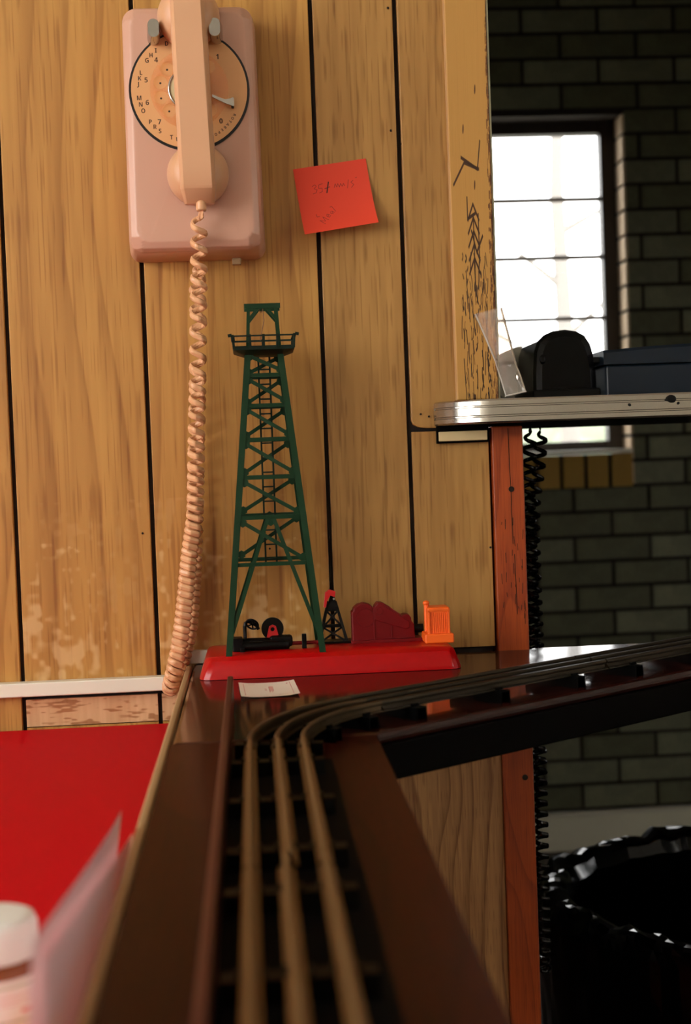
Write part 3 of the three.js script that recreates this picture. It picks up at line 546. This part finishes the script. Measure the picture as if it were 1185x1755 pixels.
  mo.userData.label = 'bright orange motor with a stub chimney';
  acc('motor_base', boxGeo(0.1578, 0.1852, T - 0.0002, T + 0.0088, 0.051, 0.081, 0.0014), mat.orangePlastic, mo);
  acc('grille_frame', merge([boxGeo(0.1612, 0.1632, T + 0.008, 0.9405, 0.077, 0.0795, 0.0005), boxGeo(0.1797, 0.1817, T + 0.008, 0.9405, 0.077, 0.0795, 0.0005), extrude([[0.1612, 0.9385], [0.1715, 0.9405], [0.1817, 0.9385], [0.1817, 0.9405], [0.1715, 0.9425], [0.1612, 0.9405]], 0.0025).translate(0, 0, 0.077)]), mat.orangePlastic, mo);
  acc('grille_rib', merge(Array.from({ length: 9 }, (_, i) => boxGeo(0.1642 + i * 0.0018, 0.1649 + i * 0.0018, T + 0.009, 0.938, 0.0775, 0.0786, 0.0002))), mat.orangePlastic, mo);
  acc('chimney', cyl(V(0.1612, 0.92, 0.068), V(0.1612, 0.946, 0.068), 0.0024, 0.0024, 14), mat.orangePlastic, mo);
  acc('chimney_cap', new THREE.SphereGeometry(0.0032, 14, 10).scale(1, 0.8, 1).translate(0.1612, 0.9465, 0.068), mat.orangePlastic, mo);
}

// ------------------------------------------------------------------ wall telephone
const PX = -0.0417, PY = 1.3985;
{
  const o = thing('wall_telephone', 'pink rotary wall telephone with its handset hanging over the dial', 'telephone', [PX, PY, 0]);
  const ring = (w, h, z, r) => roundRect(w, h, r, 10).map(([x, y]) => V(x * (1 - 0.016 * y / 0.115), y, z));
  const rings = [ring(0.0632, 0.1145, 0.0015, 0.01), ring(0.0645, 0.1158, 0.003, 0.0112), ring(0.0642, 0.1155, 0.01, 0.0115), ring(0.0622, 0.1135, 0.042, 0.0125), ring(0.0616, 0.1128, 0.048, 0.013)];
  for (let i = 1; i <= 8; i++) { const a = i / 8 * Math.PI / 2, e = 0.0108 * (1 - Math.cos(a)), f = 0.0128 * Math.sin(a); rings.push(ring(0.0616 - e, 0.1128 - e, 0.048 + f, 0.013)); }
  rings.push(ring(0.0495, 0.1007, 0.06085, 0.0125));
  mesh('housing', loft(rings, 1.0), mat.phone, o).userData.label = 'pink rounded housing';
  mesh('release_tab', boxGeo(0.0325, 0.0412, -0.1215, -0.1125, 0.006, 0.014, 0.001), mat.tan, o);
  // dial
  const face = canvas(1024, 1024, (c) => {
    c.fillStyle = '#e2aa72'; c.fillRect(0, 0, 1024, 1024);
    c.fillStyle = '#2a1206'; c.textAlign = 'center'; c.textBaseline = 'middle';
    const R0 = 512, S = 512 / 0.0535, put = (t, deg, rad, size, turn = 0) => { const a = deg * Math.PI / 180; c.save(); c.translate(R0 + rad * S * Math.cos(a), R0 - rad * S * Math.sin(a)); c.rotate(turn); c.font = `bold ${size}px sans-serif`; c.fillText(t, 0, 0); c.restore(); };
    const letters = ['', 'ABC', 'DEF', 'GHI', 'JKL', 'MNO', 'PRS', 'TUV', 'WXY', ''];
    for (let d = 1; d <= 10; d++) {
      const a = 47.5 + (d - 1) * 29.6, s = letters[d - 1];
      put(String(d % 10), a, 0.0405, 60);
      const down = a > 150 && a < 260 ? 1 : -1;
      for (let k = 0; k < s.length; k++) put(s[k], s === 'JKL' ? a + 6.5 * (1 - k) : a + (a > 180 ? 7.5 : -7.5) * (k - 1), 0.0468, 54);
      c.fillStyle = '#1a0d06'; c.beginPath(); const b = a * Math.PI / 180; c.arc(R0 + 0.0272 * S * Math.cos(b), R0 - 0.0272 * S * Math.sin(b), 9, 0, 7); c.fill(); c.fillStyle = '#3a1d0c';
    }
    'OPERATOR'.split('').forEach((t, k) => { const a = 299 + k * 4.4; put(t, a, 0.0472, 34, (270 - a) * Math.PI / 180 + Math.PI); });
  });
  const D = V(-0.0421 - PX, 1.432 - PY, 0);
  const dial = mesh('dial_ring', cyl(V(D.x, D.y, 0.0585), V(D.x, D.y, 0.0622), 0.0558, 0.0558, 64), mat.ringBlack, o);
  const fg = new THREE.CircleGeometry(0.0536, 64).translate(D.x, D.y, 0.0634), rimg = lathe([[0.0536, 0.0634], [0.0538, 0.063], [0.054, 0.062]], 64).rotateX(Math.PI / 2);
  mesh('number_plate', fg, grain(face, { roughness: 0.35 }), dial).userData.label = 'peach number plate with black digits and letters';
  const wheel = new THREE.Shape(); wheel.absarc(0, 0, 0.0362, 0, Math.PI * 2);
  for (let d = 0; d < 10; d++) { const a = (47.5 + d * 29.6) * Math.PI / 180; wheel.holes.push(circlePath(0.0272 * Math.cos(a), 0.0272 * Math.sin(a), 0.0062)); }
  mesh('finger_wheel', new THREE.ExtrudeGeometry(wheel, { depth: 0.0016, bevelEnabled: false, curveSegments: 28 }).translate(D.x, D.y, 0.0652), mat.clear, dial);
  mesh('centre_ring', new THREE.TorusGeometry(0.0185, 0.0012, 10, 48).translate(D.x, D.y, 0.0672), mat.chrome, dial);
  mesh('centre_card', cyl(V(D.x, D.y, 0.0645), V(D.x, D.y, 0.0672), 0.018, 0.018, 40), M({ color: 0xd8c89a, roughness: 0.4 }), dial);
  mesh('finger_stop', loft([[0.021, -0.0075, 0.0012], [0.027, -0.0105, 0.0014], [0.033, -0.013, 0.0018], [0.0375, -0.0135, 0.003], [0.0402, -0.0135, 0.0042], [0.041, -0.014, 0.003]].map(([x, y, h]) => [[0, h], [0, -h], [1, -h], [1, h]].map(([z, k]) => V(D.x + x, D.y + y + k, 0.069 + z * 0.0022))), 0.5), mat.chrome, dial);
  mesh('stop_post', boxGeo(D.x + 0.0382, D.x + 0.0408, D.y - 0.018, D.y - 0.0105, 0.0635, 0.071, 0.0005), mat.black, dial);
  // hook prongs
  for (const s of [-1, 1]) {
    const x = s < 0 ? -0.0735 - PX : -0.0142 - PX, y = 1.482 - PY;
    const g = loft([0, 0.25, 0.5, 0.75, 1].map((t) => { const k = Math.sin((0.14 + 0.72 * t) * Math.PI), z = 0.058 + 0.03 * t; return roundRect(0.0058 * lerp(0.75, 1, k), 0.0092 * lerp(0.8, 1, k), 0.0045, 4).map(([a, b]) => V(x + a - s * 0.002 * t, y + b, z)); }), 1.0);
    mesh('hook_prong', g, mat.chrome, o);
  }
}
{
  const o = thing('telephone_handset', 'pink handset hanging upright on the wall telephone', 'handset', [-0.0383, 1.42, 0.085]);
  const sec = (y, zf, zb, wf, wb) => { const r = []; for (const [x, z] of [[wb, zb], [wf + 0.0015, zf - 0.004], [wf, zf - 0.0012], [wf - 0.0015, zf], [-wf + 0.0015, zf], [-wf, zf - 0.0012], [-wf - 0.0015, zf - 0.004], [-wb, zb]]) r.push(V(x + (y - 1.42) * -0.02, y - 1.42, z - 0.085)); return r; };
  const secs = [[1.3235, 0.0855, 0.077, 0.0122, 0.0125], [1.3345, 0.1005, 0.077, 0.0142, 0.0162], [1.3365, 0.1015, 0.078, 0.0143, 0.0172], [1.36, 0.103, 0.082, 0.0142, 0.0172], [1.4, 0.1055, 0.085, 0.0139, 0.0165], [1.44, 0.106, 0.0855, 0.0137, 0.0165], [1.48, 0.105, 0.082, 0.0136, 0.0168], [1.51, 0.1025, 0.078, 0.0136, 0.017], [1.522, 0.097, 0.077, 0.013, 0.016]];
  mesh('handle', loft(secs.map((s) => sec(...s)).map((r) => r.reverse()), 0.5), mat.handset, o);
  const cup = (cy, r) => lathe([[0, 0.0665], [r * 0.9, 0.0665], [r, 0.0685], [r, 0.073], [r * 0.97, 0.0775], [r * 0.88, 0.085], [r * 0.72, 0.0915], [r * 0.5, 0.095], [0, 0.096]].map(([a, z]) => [a, z - 0.085]), 40).rotateX(Math.PI / 2).translate((cy - 1.42) * -0.02, cy - 1.42, 0);
  mesh('mouthpiece', cup(1.3525, 0.0285), mat.handset, o);
  mesh('earpiece', cup(1.4965, 0.0285), mat.handset, o);
}
// coiled cords
function coil(line, pitchAt, helixR, wireR, lead = 0, steps = 14) {
  const curve = new THREE.CatmullRomCurve3(line, false, 'centripetal'), n = 900, P = curve.getSpacedPoints(n), len = curve.getLength(), ds = len / n, out = [], T = V(0, 0, 0);
  let N = V(0, 0, 1), phase = 0, next = 0;
  const frames = P.map((p, i) => { T.subVectors(P[Math.min(n, i + 1)], P[Math.max(0, i - 1)]).normalize(); N = N.clone().addScaledVector(T, -N.dot(T)).normalize(); return [p, N, V(0, 0, 0).crossVectors(T, N)]; });
  let s = 0;
  while (s < len) {
    const f = s / ds, i = Math.min(n - 1, Math.floor(f)), k = f - i, [p, a, b] = frames[i], [p2] = frames[i + 1];
    const r = helixR * smooth(0, 0.012, s - lead) * smooth(0, 0.012, len - s - lead);
    const rad = a.clone().multiplyScalar(Math.cos(phase)).addScaledVector(b, Math.sin(phase)), c = p.clone().lerp(p2, k).addScaledVector(rad, r), ax = V(0, 0, 0).crossVectors(a, b).normalize(), ring = [], flat = 1 - r / helixR;
    for (let q = 0; q < 8; q++) { const t = -q / 8 * Math.PI * 2; ring.push(c.clone().addScaledVector(rad, Math.cos(t) * wireR * lerp(0.75, 1, flat)).addScaledVector(ax, Math.sin(t) * wireR * lerp(1.15, 1, flat))); }
    out.push(ring);
    const pitch = pitchAt(s / len, p);
    phase -= Math.PI * 2 / steps; s += pitch / steps;
    if (s < lead || s > len - lead) { s += 0.002; }
  }
  return loft(out, 1.2);
}
{
  const o = thing('pink_coiled_cord', 'pink coiled telephone cord looping down beside the ledge', 'cord', [0, 0, 0]);
  const line = [V(-0.0351, 1.322, 0.084), V(-0.0353, 1.315, 0.084), V(-0.0376, 1.306, 0.078), V(-0.039, 1.28, 0.07), V(-0.0424, 1.22, 0.06), V(-0.0473, 1.138, 0.052), V(-0.0507, 1.083, 0.05), V(-0.0535, 1.039, 0.048), V(-0.0601, 1.0007, 0.046), V(-0.0655, 0.962, 0.045), V(-0.0725, 0.918, 0.045), V(-0.0798, 0.888, 0.044), V(-0.0838, 0.874, 0.036), V(-0.0835, 0.872, 0.026), V(-0.0785, 0.882, 0.0165), V(-0.0675, 0.915, 0.013), V(-0.0605, 0.962, 0.013), V(-0.0565, 1.01, 0.015), V(-0.0532, 1.06, 0.017), V(-0.0507, 1.1, 0.019), V(-0.0448, 1.2, 0.024), V(-0.0425, 1.27, 0.026), V(-0.042, 1.284, 0.026)];
  mesh('coil', coil(line, (t, p) => {
    const y = p.y; return t < 0.5 ? (y > 1.19 ? 0.0165 : y > 1.03 ? lerp(0.0078, 0.0165, (y - 1.03) / 0.16) : 0.0066) : (y > 1.1 ? 0.019 : y > 0.98 ? lerp(0.0065, 0.019, (y - 0.98) / 0.12) : 0.0066);
  }, 0.0064, 0.0028, 0.008), mat.cord, o);
  mesh('strain_relief', lathe([[0, -0.002], [0.0042, -0.002], [0.0048, 0], [0.0048, 0.005], [0.0044, 0.008], [0, 0.008]], 18).translate(-0.0349, 1.3185, 0.084), mat.cord, o);
}
{
  const o = thing('black_coiled_cord', 'black coiled cord hanging beside the orange post', 'cord', [0, 0, 0]);
  const line = [V(0.302, 1.113, -0.11), V(0.301, 1.1, -0.112), V(0.2998, 1.07, -0.115), V(0.2985, 1.03, -0.118), V(0.2995, 0.97, -0.12), V(0.3, 0.88, -0.122), V(0.3015, 0.784, -0.122), V(0.302, 0.69, -0.122), V(0.301, 0.6, -0.122), V(0.3005, 0.53, -0.124), V(0.303, 0.515, -0.134), V(0.305, 0.53, -0.144), V(0.306, 0.62, -0.145), V(0.308, 0.76, -0.145), V(0.308, 0.88, -0.143), V(0.307, 0.98, -0.14), V(0.3085, 1.03, -0.138), V(0.314, 1.07, -0.132), V(0.3165, 1.1, -0.13), V(0.3165, 1.113, -0.13)];
  mesh('coil', coil(line, (t, p) => (p.y > 0.92 ? 0.0138 : 0.0118), 0.0068, 0.0021, 0.004, 12), mat.blackCord, o);
}
// ------------------------------------------------------------------ sticky note
{
  const ink = canvas(512, 512, (c) => {
    c.fillStyle = '#e8452a'; c.fillRect(0, 0, 512, 512);
    c.strokeStyle = 'rgba(90,14,12,.75)'; c.lineWidth = 4; c.lineCap = 'round'; c.lineJoin = 'round';
    const line = (...p) => { c.beginPath(); p.forEach(([x, y], i) => (i ? c.lineTo(x, y) : c.moveTo(x, y))); c.stroke(); };
    c.lineWidth = 3; line([112, 138], [132, 128], [140, 140], [122, 156], [142, 166], [132, 186], [110, 190]); line([186, 128], [158, 134], [154, 158], [178, 160], [176, 184], [154, 190]);
    c.strokeStyle = 'rgba(40,6,8,.9)'; c.lineWidth = 8; line([228, 124], [206, 196]); c.lineWidth = 4; line([196, 166], [232, 158]);
    c.strokeStyle = 'rgba(90,14,12,.75)'; c.lineWidth = 3; line([262, 168], [272, 142], [280, 168], [290, 144], [298, 170], [310, 146], [318, 168], [330, 148], [336, 168]);
    line([368, 128], [352, 186]); line([398, 138], [382, 148], [400, 168], [380, 186]); line([418, 122], [428, 120]);
    c.save(); c.translate(128, 412); c.rotate(-0.72); line([0, 40], [0, -10], [20, 24], [36, -14], [42, 34]); line([58, 12], [80, 8], [72, -6], [58, 4], [62, 24], [82, 20]); line([104, 0], [92, 12], [104, 24], [112, 4], [116, 26]); line([128, -26], [140, -20], [128, 26]); line([24, -62], [12, -44], [26, -34]); c.restore();
  });
  const g = new THREE.PlaneGeometry(1, 1, 10, 24), p = g.attributes.position, W = 0.0722, H = 0.0722;
  const thick = 0.0003, prof = []; { let y = 0, z = 0; for (let i = 0; i <= 24; i++) { const a = 0.78 * Math.pow(i / 24, 1.3); prof.push([y, z]); y -= Math.cos(a) * H / 24; z += Math.sin(a) * H / 24; } }
  for (let i = 0; i < p.count; i++) { const u = p.getX(i), row = Math.round((0.5 - p.getY(i)) * 24), [y, z] = prof[row]; p.setXYZ(i, u * W, y, z * (0.9 + 0.2 * u)); }
  g.computeVertexNormals();
  const o = tag(mesh('sticky_note', g, M({ map: ink, roughness: 0.7, side: THREE.DoubleSide })), 'orange-red sticky note with faint handwriting on the planks', 'note');
  o.rotation.z = 0.126; o.position.set(0.0894, 1.374, 0.0009);
}
// ------------------------------------------------------------------ metal-edged shelf and what stands on it
const ST = 1.137;
{
  const o = thing('metal_edged_shelf', 'shelf with a worn ribbed metal edge jutting past the partition', 'shelf', [0, 0, 0]);
  const edge = []; for (let i = 0; i <= 14; i++) { const a = Math.PI / 2 * i / 14; edge.push([0.238 - 0.052 * Math.cos(a), 0.004 + 0.052 * Math.sin(a)]); }
  edge.push([0.3, 0.056]);
  for (let x = 0.31; x < 0.5; x += 0.004) edge.push([x, 0.056 + (x > 0.345 && x < 0.43 ? R(-0.0009, 0.0006) : R(-0.0001, 0.0001))]);
  edge.push([0.52, 0.056], [1.45, 0.056]);
  const slab = [...edge.map(([x, z]) => [x, z - 0.0015]), [1.45, -0.34], [0.256, -0.34], [0.256, 0.0085], [0.188, 0.0085]];
  const g = extrude(slab.map(([x, z]) => [x, -z]).reverse(), 0.021, 0).rotateX(-Math.PI / 2).translate(0, ST - 0.0225, 0);
  mesh('shelf_slab', uvMetres(g), mat.darkWood, o);
  const prof = [[0.0006, -0.0228], [0.0022, -0.0226], [0.003, -0.0212], [0.0028, -0.0172], [0.0016, -0.0165], [0.0016, -0.0155], [0.0031, -0.0148], [0.0034, -0.0115], [0.0031, -0.0078], [0.0016, -0.0071], [0.0016, -0.0061], [0.0029, -0.0055], [0.0027, -0.0014], [0.0016, 0.0002], [-0.004, 0.0006], [-0.004, -0.0004], [-0.001, -0.0008], [-0.001, -0.0228]];
  mesh('metal_edge', sweepProfile(prof, edge.map(([x, z]) => V(x, ST, z)), 0.5), mat.chromeWorn, o);
  for (const [x, y] of [[0.3635, ST - 0.0105], [0.405, ST - 0.006], [0.4135, ST - 0.0105]]) mesh('dent', new THREE.SphereGeometry(x === 0.405 ? 0.0042 : 0.0024, 12, 8).scale(1.3, 1, 0.3).translate(x, y, 0.0588), mat.black, o);
  mesh('cleat', boxGeo(0.1868, 0.2348, 1.099, 1.1085, 0.0003, 0.011, 0.0008), M({ color: 0xd6bd8c, roughness: 0.6 }), o);
  mesh('cleat_gap_shade', boxGeo(0.185, 0.2366, 1.097, 1.1144, 0.0002, 0.007, 0.0005), mat.darkWood, o);  // dark board standing in for the shaded gap around the cleat
}
{
  // clear bent plastic sleeve leaning on the jamb
  const P = [[0.2218, 1.2198, 0.2494, 1.2257], [0.2312, 1.197, 0.2552, 1.2005], [0.2405, 1.1735, 0.2612, 1.1735], [0.2418, 1.1705, 0.263, 1.1702], [0.2455, 1.158, 0.2668, 1.159], [0.2505, 1.1405, 0.271, 1.1445]];
  const rings = P.map(([a, b, c, d], i) => {
    const r = [], w = Math.hypot(c - a, d - b) / 2, mx = (a + c) / 2, my = (b + d) / 2, ux = (c - a) / (2 * w), uy = (d - b) / (2 * w), z = 0.03 + (i < 3 ? 0.004 : 0);
    for (let k = 0; k < 20; k++) { const t = k / 20 * Math.PI * 2; r.push(V(mx + ux * Math.cos(t) * w, my + uy * Math.cos(t) * w, z + Math.sin(t) * lerp(0.011, 0.006, i / 5))); }
    return r;
  });
  const g = loft(rings.map((r) => r.reverse()), 0.8, false);
  const o = thing('clear_plastic_sleeve', 'bent clear plastic sleeve standing on the metal-edged shelf', 'plastic sleeve');
  mesh('sleeve', g, M({ color: 0xf6efe6, roughness: 0.12, transmission: 0.86, thickness: 0, ior: 1.5, side: THREE.DoubleSide }), o);
  for (const k of [0, 10]) mesh('folded_edge', sweep(rings.map((q) => q[k].clone()), 0.0009, 6), M({ color: 0xe6ddd2, roughness: 0.2, transmission: 0.4, thickness: 0 }), o);
  mesh('rim', sweep([...rings[5], rings[5][0]].map((v) => v.clone()), 0.0008, 6), M({ color: 0xece4da, roughness: 0.2, transmission: 0.5, thickness: 0 }), o);
}
{
  const o = thing('black_desk_machine', 'rounded glossy black machine on the metal-edged shelf', 'machine', [0.326, ST, -0.1]);
  const sil = [[0.0365, 0.0005], [0.0358, 0.03], [0.0335, 0.047], [0.0305, 0.058], [0.025, 0.0668], [0.0165, 0.0715], [0.005, 0.0735], [-0.008, 0.0725], [-0.0175, 0.0685], [-0.0245, 0.062], [-0.0282, 0.052], [-0.03, 0.03], [-0.0305, 0.0005]];
  mesh('shell', extrude(sil, 0.1, 0.008).translate(0, 0, -0.05), mat.blackGloss, o);
  mesh('base_step', boxGeo(-0.0325, 0.0385, 0, 0.012, -0.052, 0.052, 0.002), mat.black, o);
  mesh('side_button', new THREE.SphereGeometry(0.0035, 14, 10).scale(1, 1.5, 0.5).translate(-0.021, 0.043, 0.0495), mat.blackGloss, o);
  mesh('hinge', boxGeo(0.033, 0.0405, 0.038, 0.044, -0.02, 0.045, 0.001), mat.black, o);
  const roll = thing('paper_roll', 'white paper roll behind the rounded black machine', 'paper roll', [0.304, ST, -0.185]);
  mesh('paper', lathe([[0.008, -0.028], [0.032, -0.028], [0.0325, -0.0275], [0.0325, 0.0275], [0.032, 0.028], [0.008, 0.028], [0.008, -0.028]], 40).rotateX(Math.PI / 2).translate(0, 0.0325, 0), mat.paper, roll);
  mesh('core', lathe([[0.0065, -0.0285], [0.008, -0.0285], [0.008, 0.0285], [0.0065, 0.0285], [0.0065, -0.0285]], 24).rotateX(Math.PI / 2).translate(0, 0.0325, 0), mat.tan, roll);
  const b = thing('navy_box', 'long low navy plastic box beside the rounded black machine', 'box', [0.5, ST, -0.1]);
  mesh('body', boxGeo(-0.132, 0.16, 0, 0.0345, -0.06, 0.06, 0.003), mat.navy, b);
  mesh('lid', loft([[-0.1345, 0.035, 0.0495], [-0.09, 0.035, 0.0525], [-0.03, 0.035, 0.0545], [0.05, 0.035, 0.054], [0.1625, 0.035, 0.0515]].map(([x, y0, y1]) => [[-0.062, y0], [0.062, y0], [0.062, y1 - 0.003], [0.059, y1], [-0.059, y1], [-0.062, y1 - 0.003]].map(([z, y]) => V(x, y, z))).map((r) => r.reverse()), 0.5), mat.navy, b);
}
// ------------------------------------------------------------------ waste bin with a black liner
{
  const o = thing('waste_bin', 'round waste bin lined with a shiny black bag beyond the orange post', 'bin', [0.655, 0, -0.445]);
  mesh('bin_body', lathe([[0, 0], [0.22, 0], [0.225, 0.01], [0.266, 0.46], [0.27, 0.468], [0.266, 0.474], [0.261, 0.468], [0.218, 0.012], [0, 0.012]], 48), mat.black, o);
  const pos = [], idx = [], nu = 150, nv = 36, H = 0.5;
  // profile from inside the bin, over the rim, down outside
  for (let j = 0; j <= nv; j++) for (let i = 0; i < nu; i++) {
    const a = i / nu * Math.PI * 2, t = j / nv, n1 = noise(i / nu * 34, t * 5, 34, 50, 81) - 0.5, n2 = noise(i / nu * 80, t * 11, 80, 50, 82) - 0.5, n3 = noise(i / nu * 14, t * 3, 14, 50, 83) - 0.5;
    let r, y;
    if (t < 0.4) { const k = t / 0.4; r = lerp(0.2, 0.251, Math.pow(k, 0.6)); y = lerp(0.06, H - 0.012, k); }
    else if (t < 0.6) { const k = (t - 0.4) / 0.2 * Math.PI; r = 0.27 - 0.019 * Math.cos(k); y = H - 0.012 + 0.014 * Math.sin(k); }
    else { const k = (t - 0.6) / 0.4; r = lerp(0.289, 0.28, k); y = lerp(H - 0.012, 0.2, k); }
    const rim = smooth(0.3, 0.48, t) * (1 - smooth(0.62, 0.8, t)), amp = 0.005 + 0.006 * rim;
    r += (n1 * 1.1 + n2 * 0.8) * amp + n3 * 0.012 * (1 - rim * 0.5) + (t > 0.6 ? 0.007 : t < 0.4 ? -0.004 : 0);
    y += rim * (n2 * 0.014 + n1 * 0.009 + n3 * 0.008);
    pos.push(r * Math.cos(a), y, r * Math.sin(a));
  }
  for (let j = 0; j < nv; j++) for (let i = 0; i < nu; i++) { const a = j * nu + i, b = j * nu + (i + 1) % nu, c = a + nu, d = b + nu; idx.push(a, c, b, b, c, d); }
  const g = new THREE.BufferGeometry(); g.setAttribute('position', new THREE.Float32BufferAttribute(pos, 3)); g.setIndex(idx);
  mesh('bag', toCreasedNormals(g, 0.1), mat.bag, o).userData.label = 'crinkled black plastic bag folded over the rim';
}
// ------------------------------------------------------------------ small things: tag, bottle, menu sheet, packet
{
  const print = canvas(512, 640, (c) => {
    c.fillStyle = '#efe2d2'; c.fillRect(0, 0, 512, 640);
    c.fillStyle = 'rgba(176,40,40,.8)'; c.save(); c.translate(256, 320); c.rotate(-Math.PI / 2); c.fillRect(0, 0, 0, 0); c.restore();
    c.fillRect(40, 60, 4, 520); c.fillRect(462, 60, 4, 520);
    for (let k = 0; k < 6; k++) { c.fillRect(262 + k * 7, 190, 4, 260 - (k % 3) * 30); }
    for (let k = 0; k < 3; k++) c.fillRect(226 + k * 6, 270, 2, 110);
    c.fillRect(430, 90, 14, 30); c.fillRect(330, 560, 90, 6); c.fillRect(90, 80, 60, 6);
  });
  const W = 0.049, D = 0.076, g = new THREE.PlaneGeometry(W, D, 6, 6).rotateX(-Math.PI / 2), p = g.attributes.position;
  for (let i = 0; i < p.count; i++) p.setY(i, 0.0006 + 0.0016 * Math.pow(Math.abs(p.getX(i)) / (W / 2), 3));
  g.computeVertexNormals();
  const o = tag(mesh('printed_tag', g, M({ map: print, roughness: 0.55, side: THREE.DoubleSide })), 'small white printed card lying before the red derrick base', 'card');
  o.position.set(0.0085, LEDGE, 0.187); o.rotation.y = 0.04;
}
{
  const o = thing('capped_bottle', 'small white-labelled bottle with a white cap on the red table', 'bottle', [-0.1255, 0.8342, 0.752]);
  mesh('glass_body', lathe([[0, 0], [0.02, 0], [0.0222, 0.002], [0.0225, 0.004], [0.0225, 0.026], [0.0215, 0.0285], [0.0195, 0.0305], [0.019, 0.032], [0, 0.032]], 40), mat.amber, o);
  const lab = canvas(512, 128, (c) => {
    c.fillStyle = '#f1f0ea'; c.fillRect(0, 0, 512, 128); c.fillStyle = 'rgba(150,150,110,.7)'; c.fillRect(0, 14, 512, 6); c.fillRect(0, 104, 512, 6);
    c.fillStyle = 'rgba(220,120,130,.3)'; for (let k = 0; k < 4; k++) { c.fillRect(20, 34 + k * 9, 120, 4); c.fillRect(190, 34 + k * 9, 120, 4); c.fillRect(360, 34 + k * 9, 120, 4); }
    c.fillStyle = 'rgba(220,50,70,.7)'; for (const x of [60, 230, 400]) { c.fillRect(x, 78, 34, 10); }
  });
  mesh('label', new THREE.CylinderGeometry(0.0228, 0.0228, 0.0225, 40, 1, true).translate(0, 0.0148, 0), M({ map: lab, roughness: 0.5 }), o);
  mesh('cap', lathe([[0, 0.032], [0.0205, 0.032], [0.021, 0.0325], [0.021, 0.0455], [0.0195, 0.049], [0.0165, 0.0502], [0, 0.0505]], 40), mat.bottleCap, o);
}
{
  const o = thing('menu_sleeve', 'pale pinkish plastic sheet folded and leaning on the ledge edge', 'sheet', [-0.08, 0.8345, 0.8]);
  const sheet = (x0, x1, zf, hf, zn, hn, bend) => { const g = new THREE.PlaneGeometry(1, 1, 14, 10), p = g.attributes.position; for (let i = 0; i < p.count; i++) { const u = p.getX(i) + 0.5, v = p.getY(i) + 0.5, h = lerp(hf, hn, u); p.setXYZ(i, lerp(x0, x1, v) + bend * Math.sin(u * Math.PI * 1.2 + 0.4), v * h + 0.0003, lerp(zf, zn, u)); } g.computeVertexNormals(); return g; };
  const m = M({ color: 0xf4dcdc, roughness: 0.5, transmission: 0.42, thickness: 0, ior: 1.4, side: THREE.DoubleSide });
  mesh('front_leaf', sheet(-0.006, 0.0035, -0.165, 0.066, 0.13, 0.094, 0.0015), m, o);
  mesh('back_leaf', sheet(0.0045, 0.0068, -0.19, 0.047, 0.13, 0.088, 0.0008), m, o);
  const y = thing('sugar_packet', 'yellow packet edge beside the white-capped bottle', 'packet', [-0.094, 0.8343, 0.79]);
  mesh('packet', new RoundedBoxGeometry(0.006, 0.008, 0.06, 2, 0.002).translate(0, 0.0042, 0), mat.yellow, y);
}
renderer.render(scene, camera);
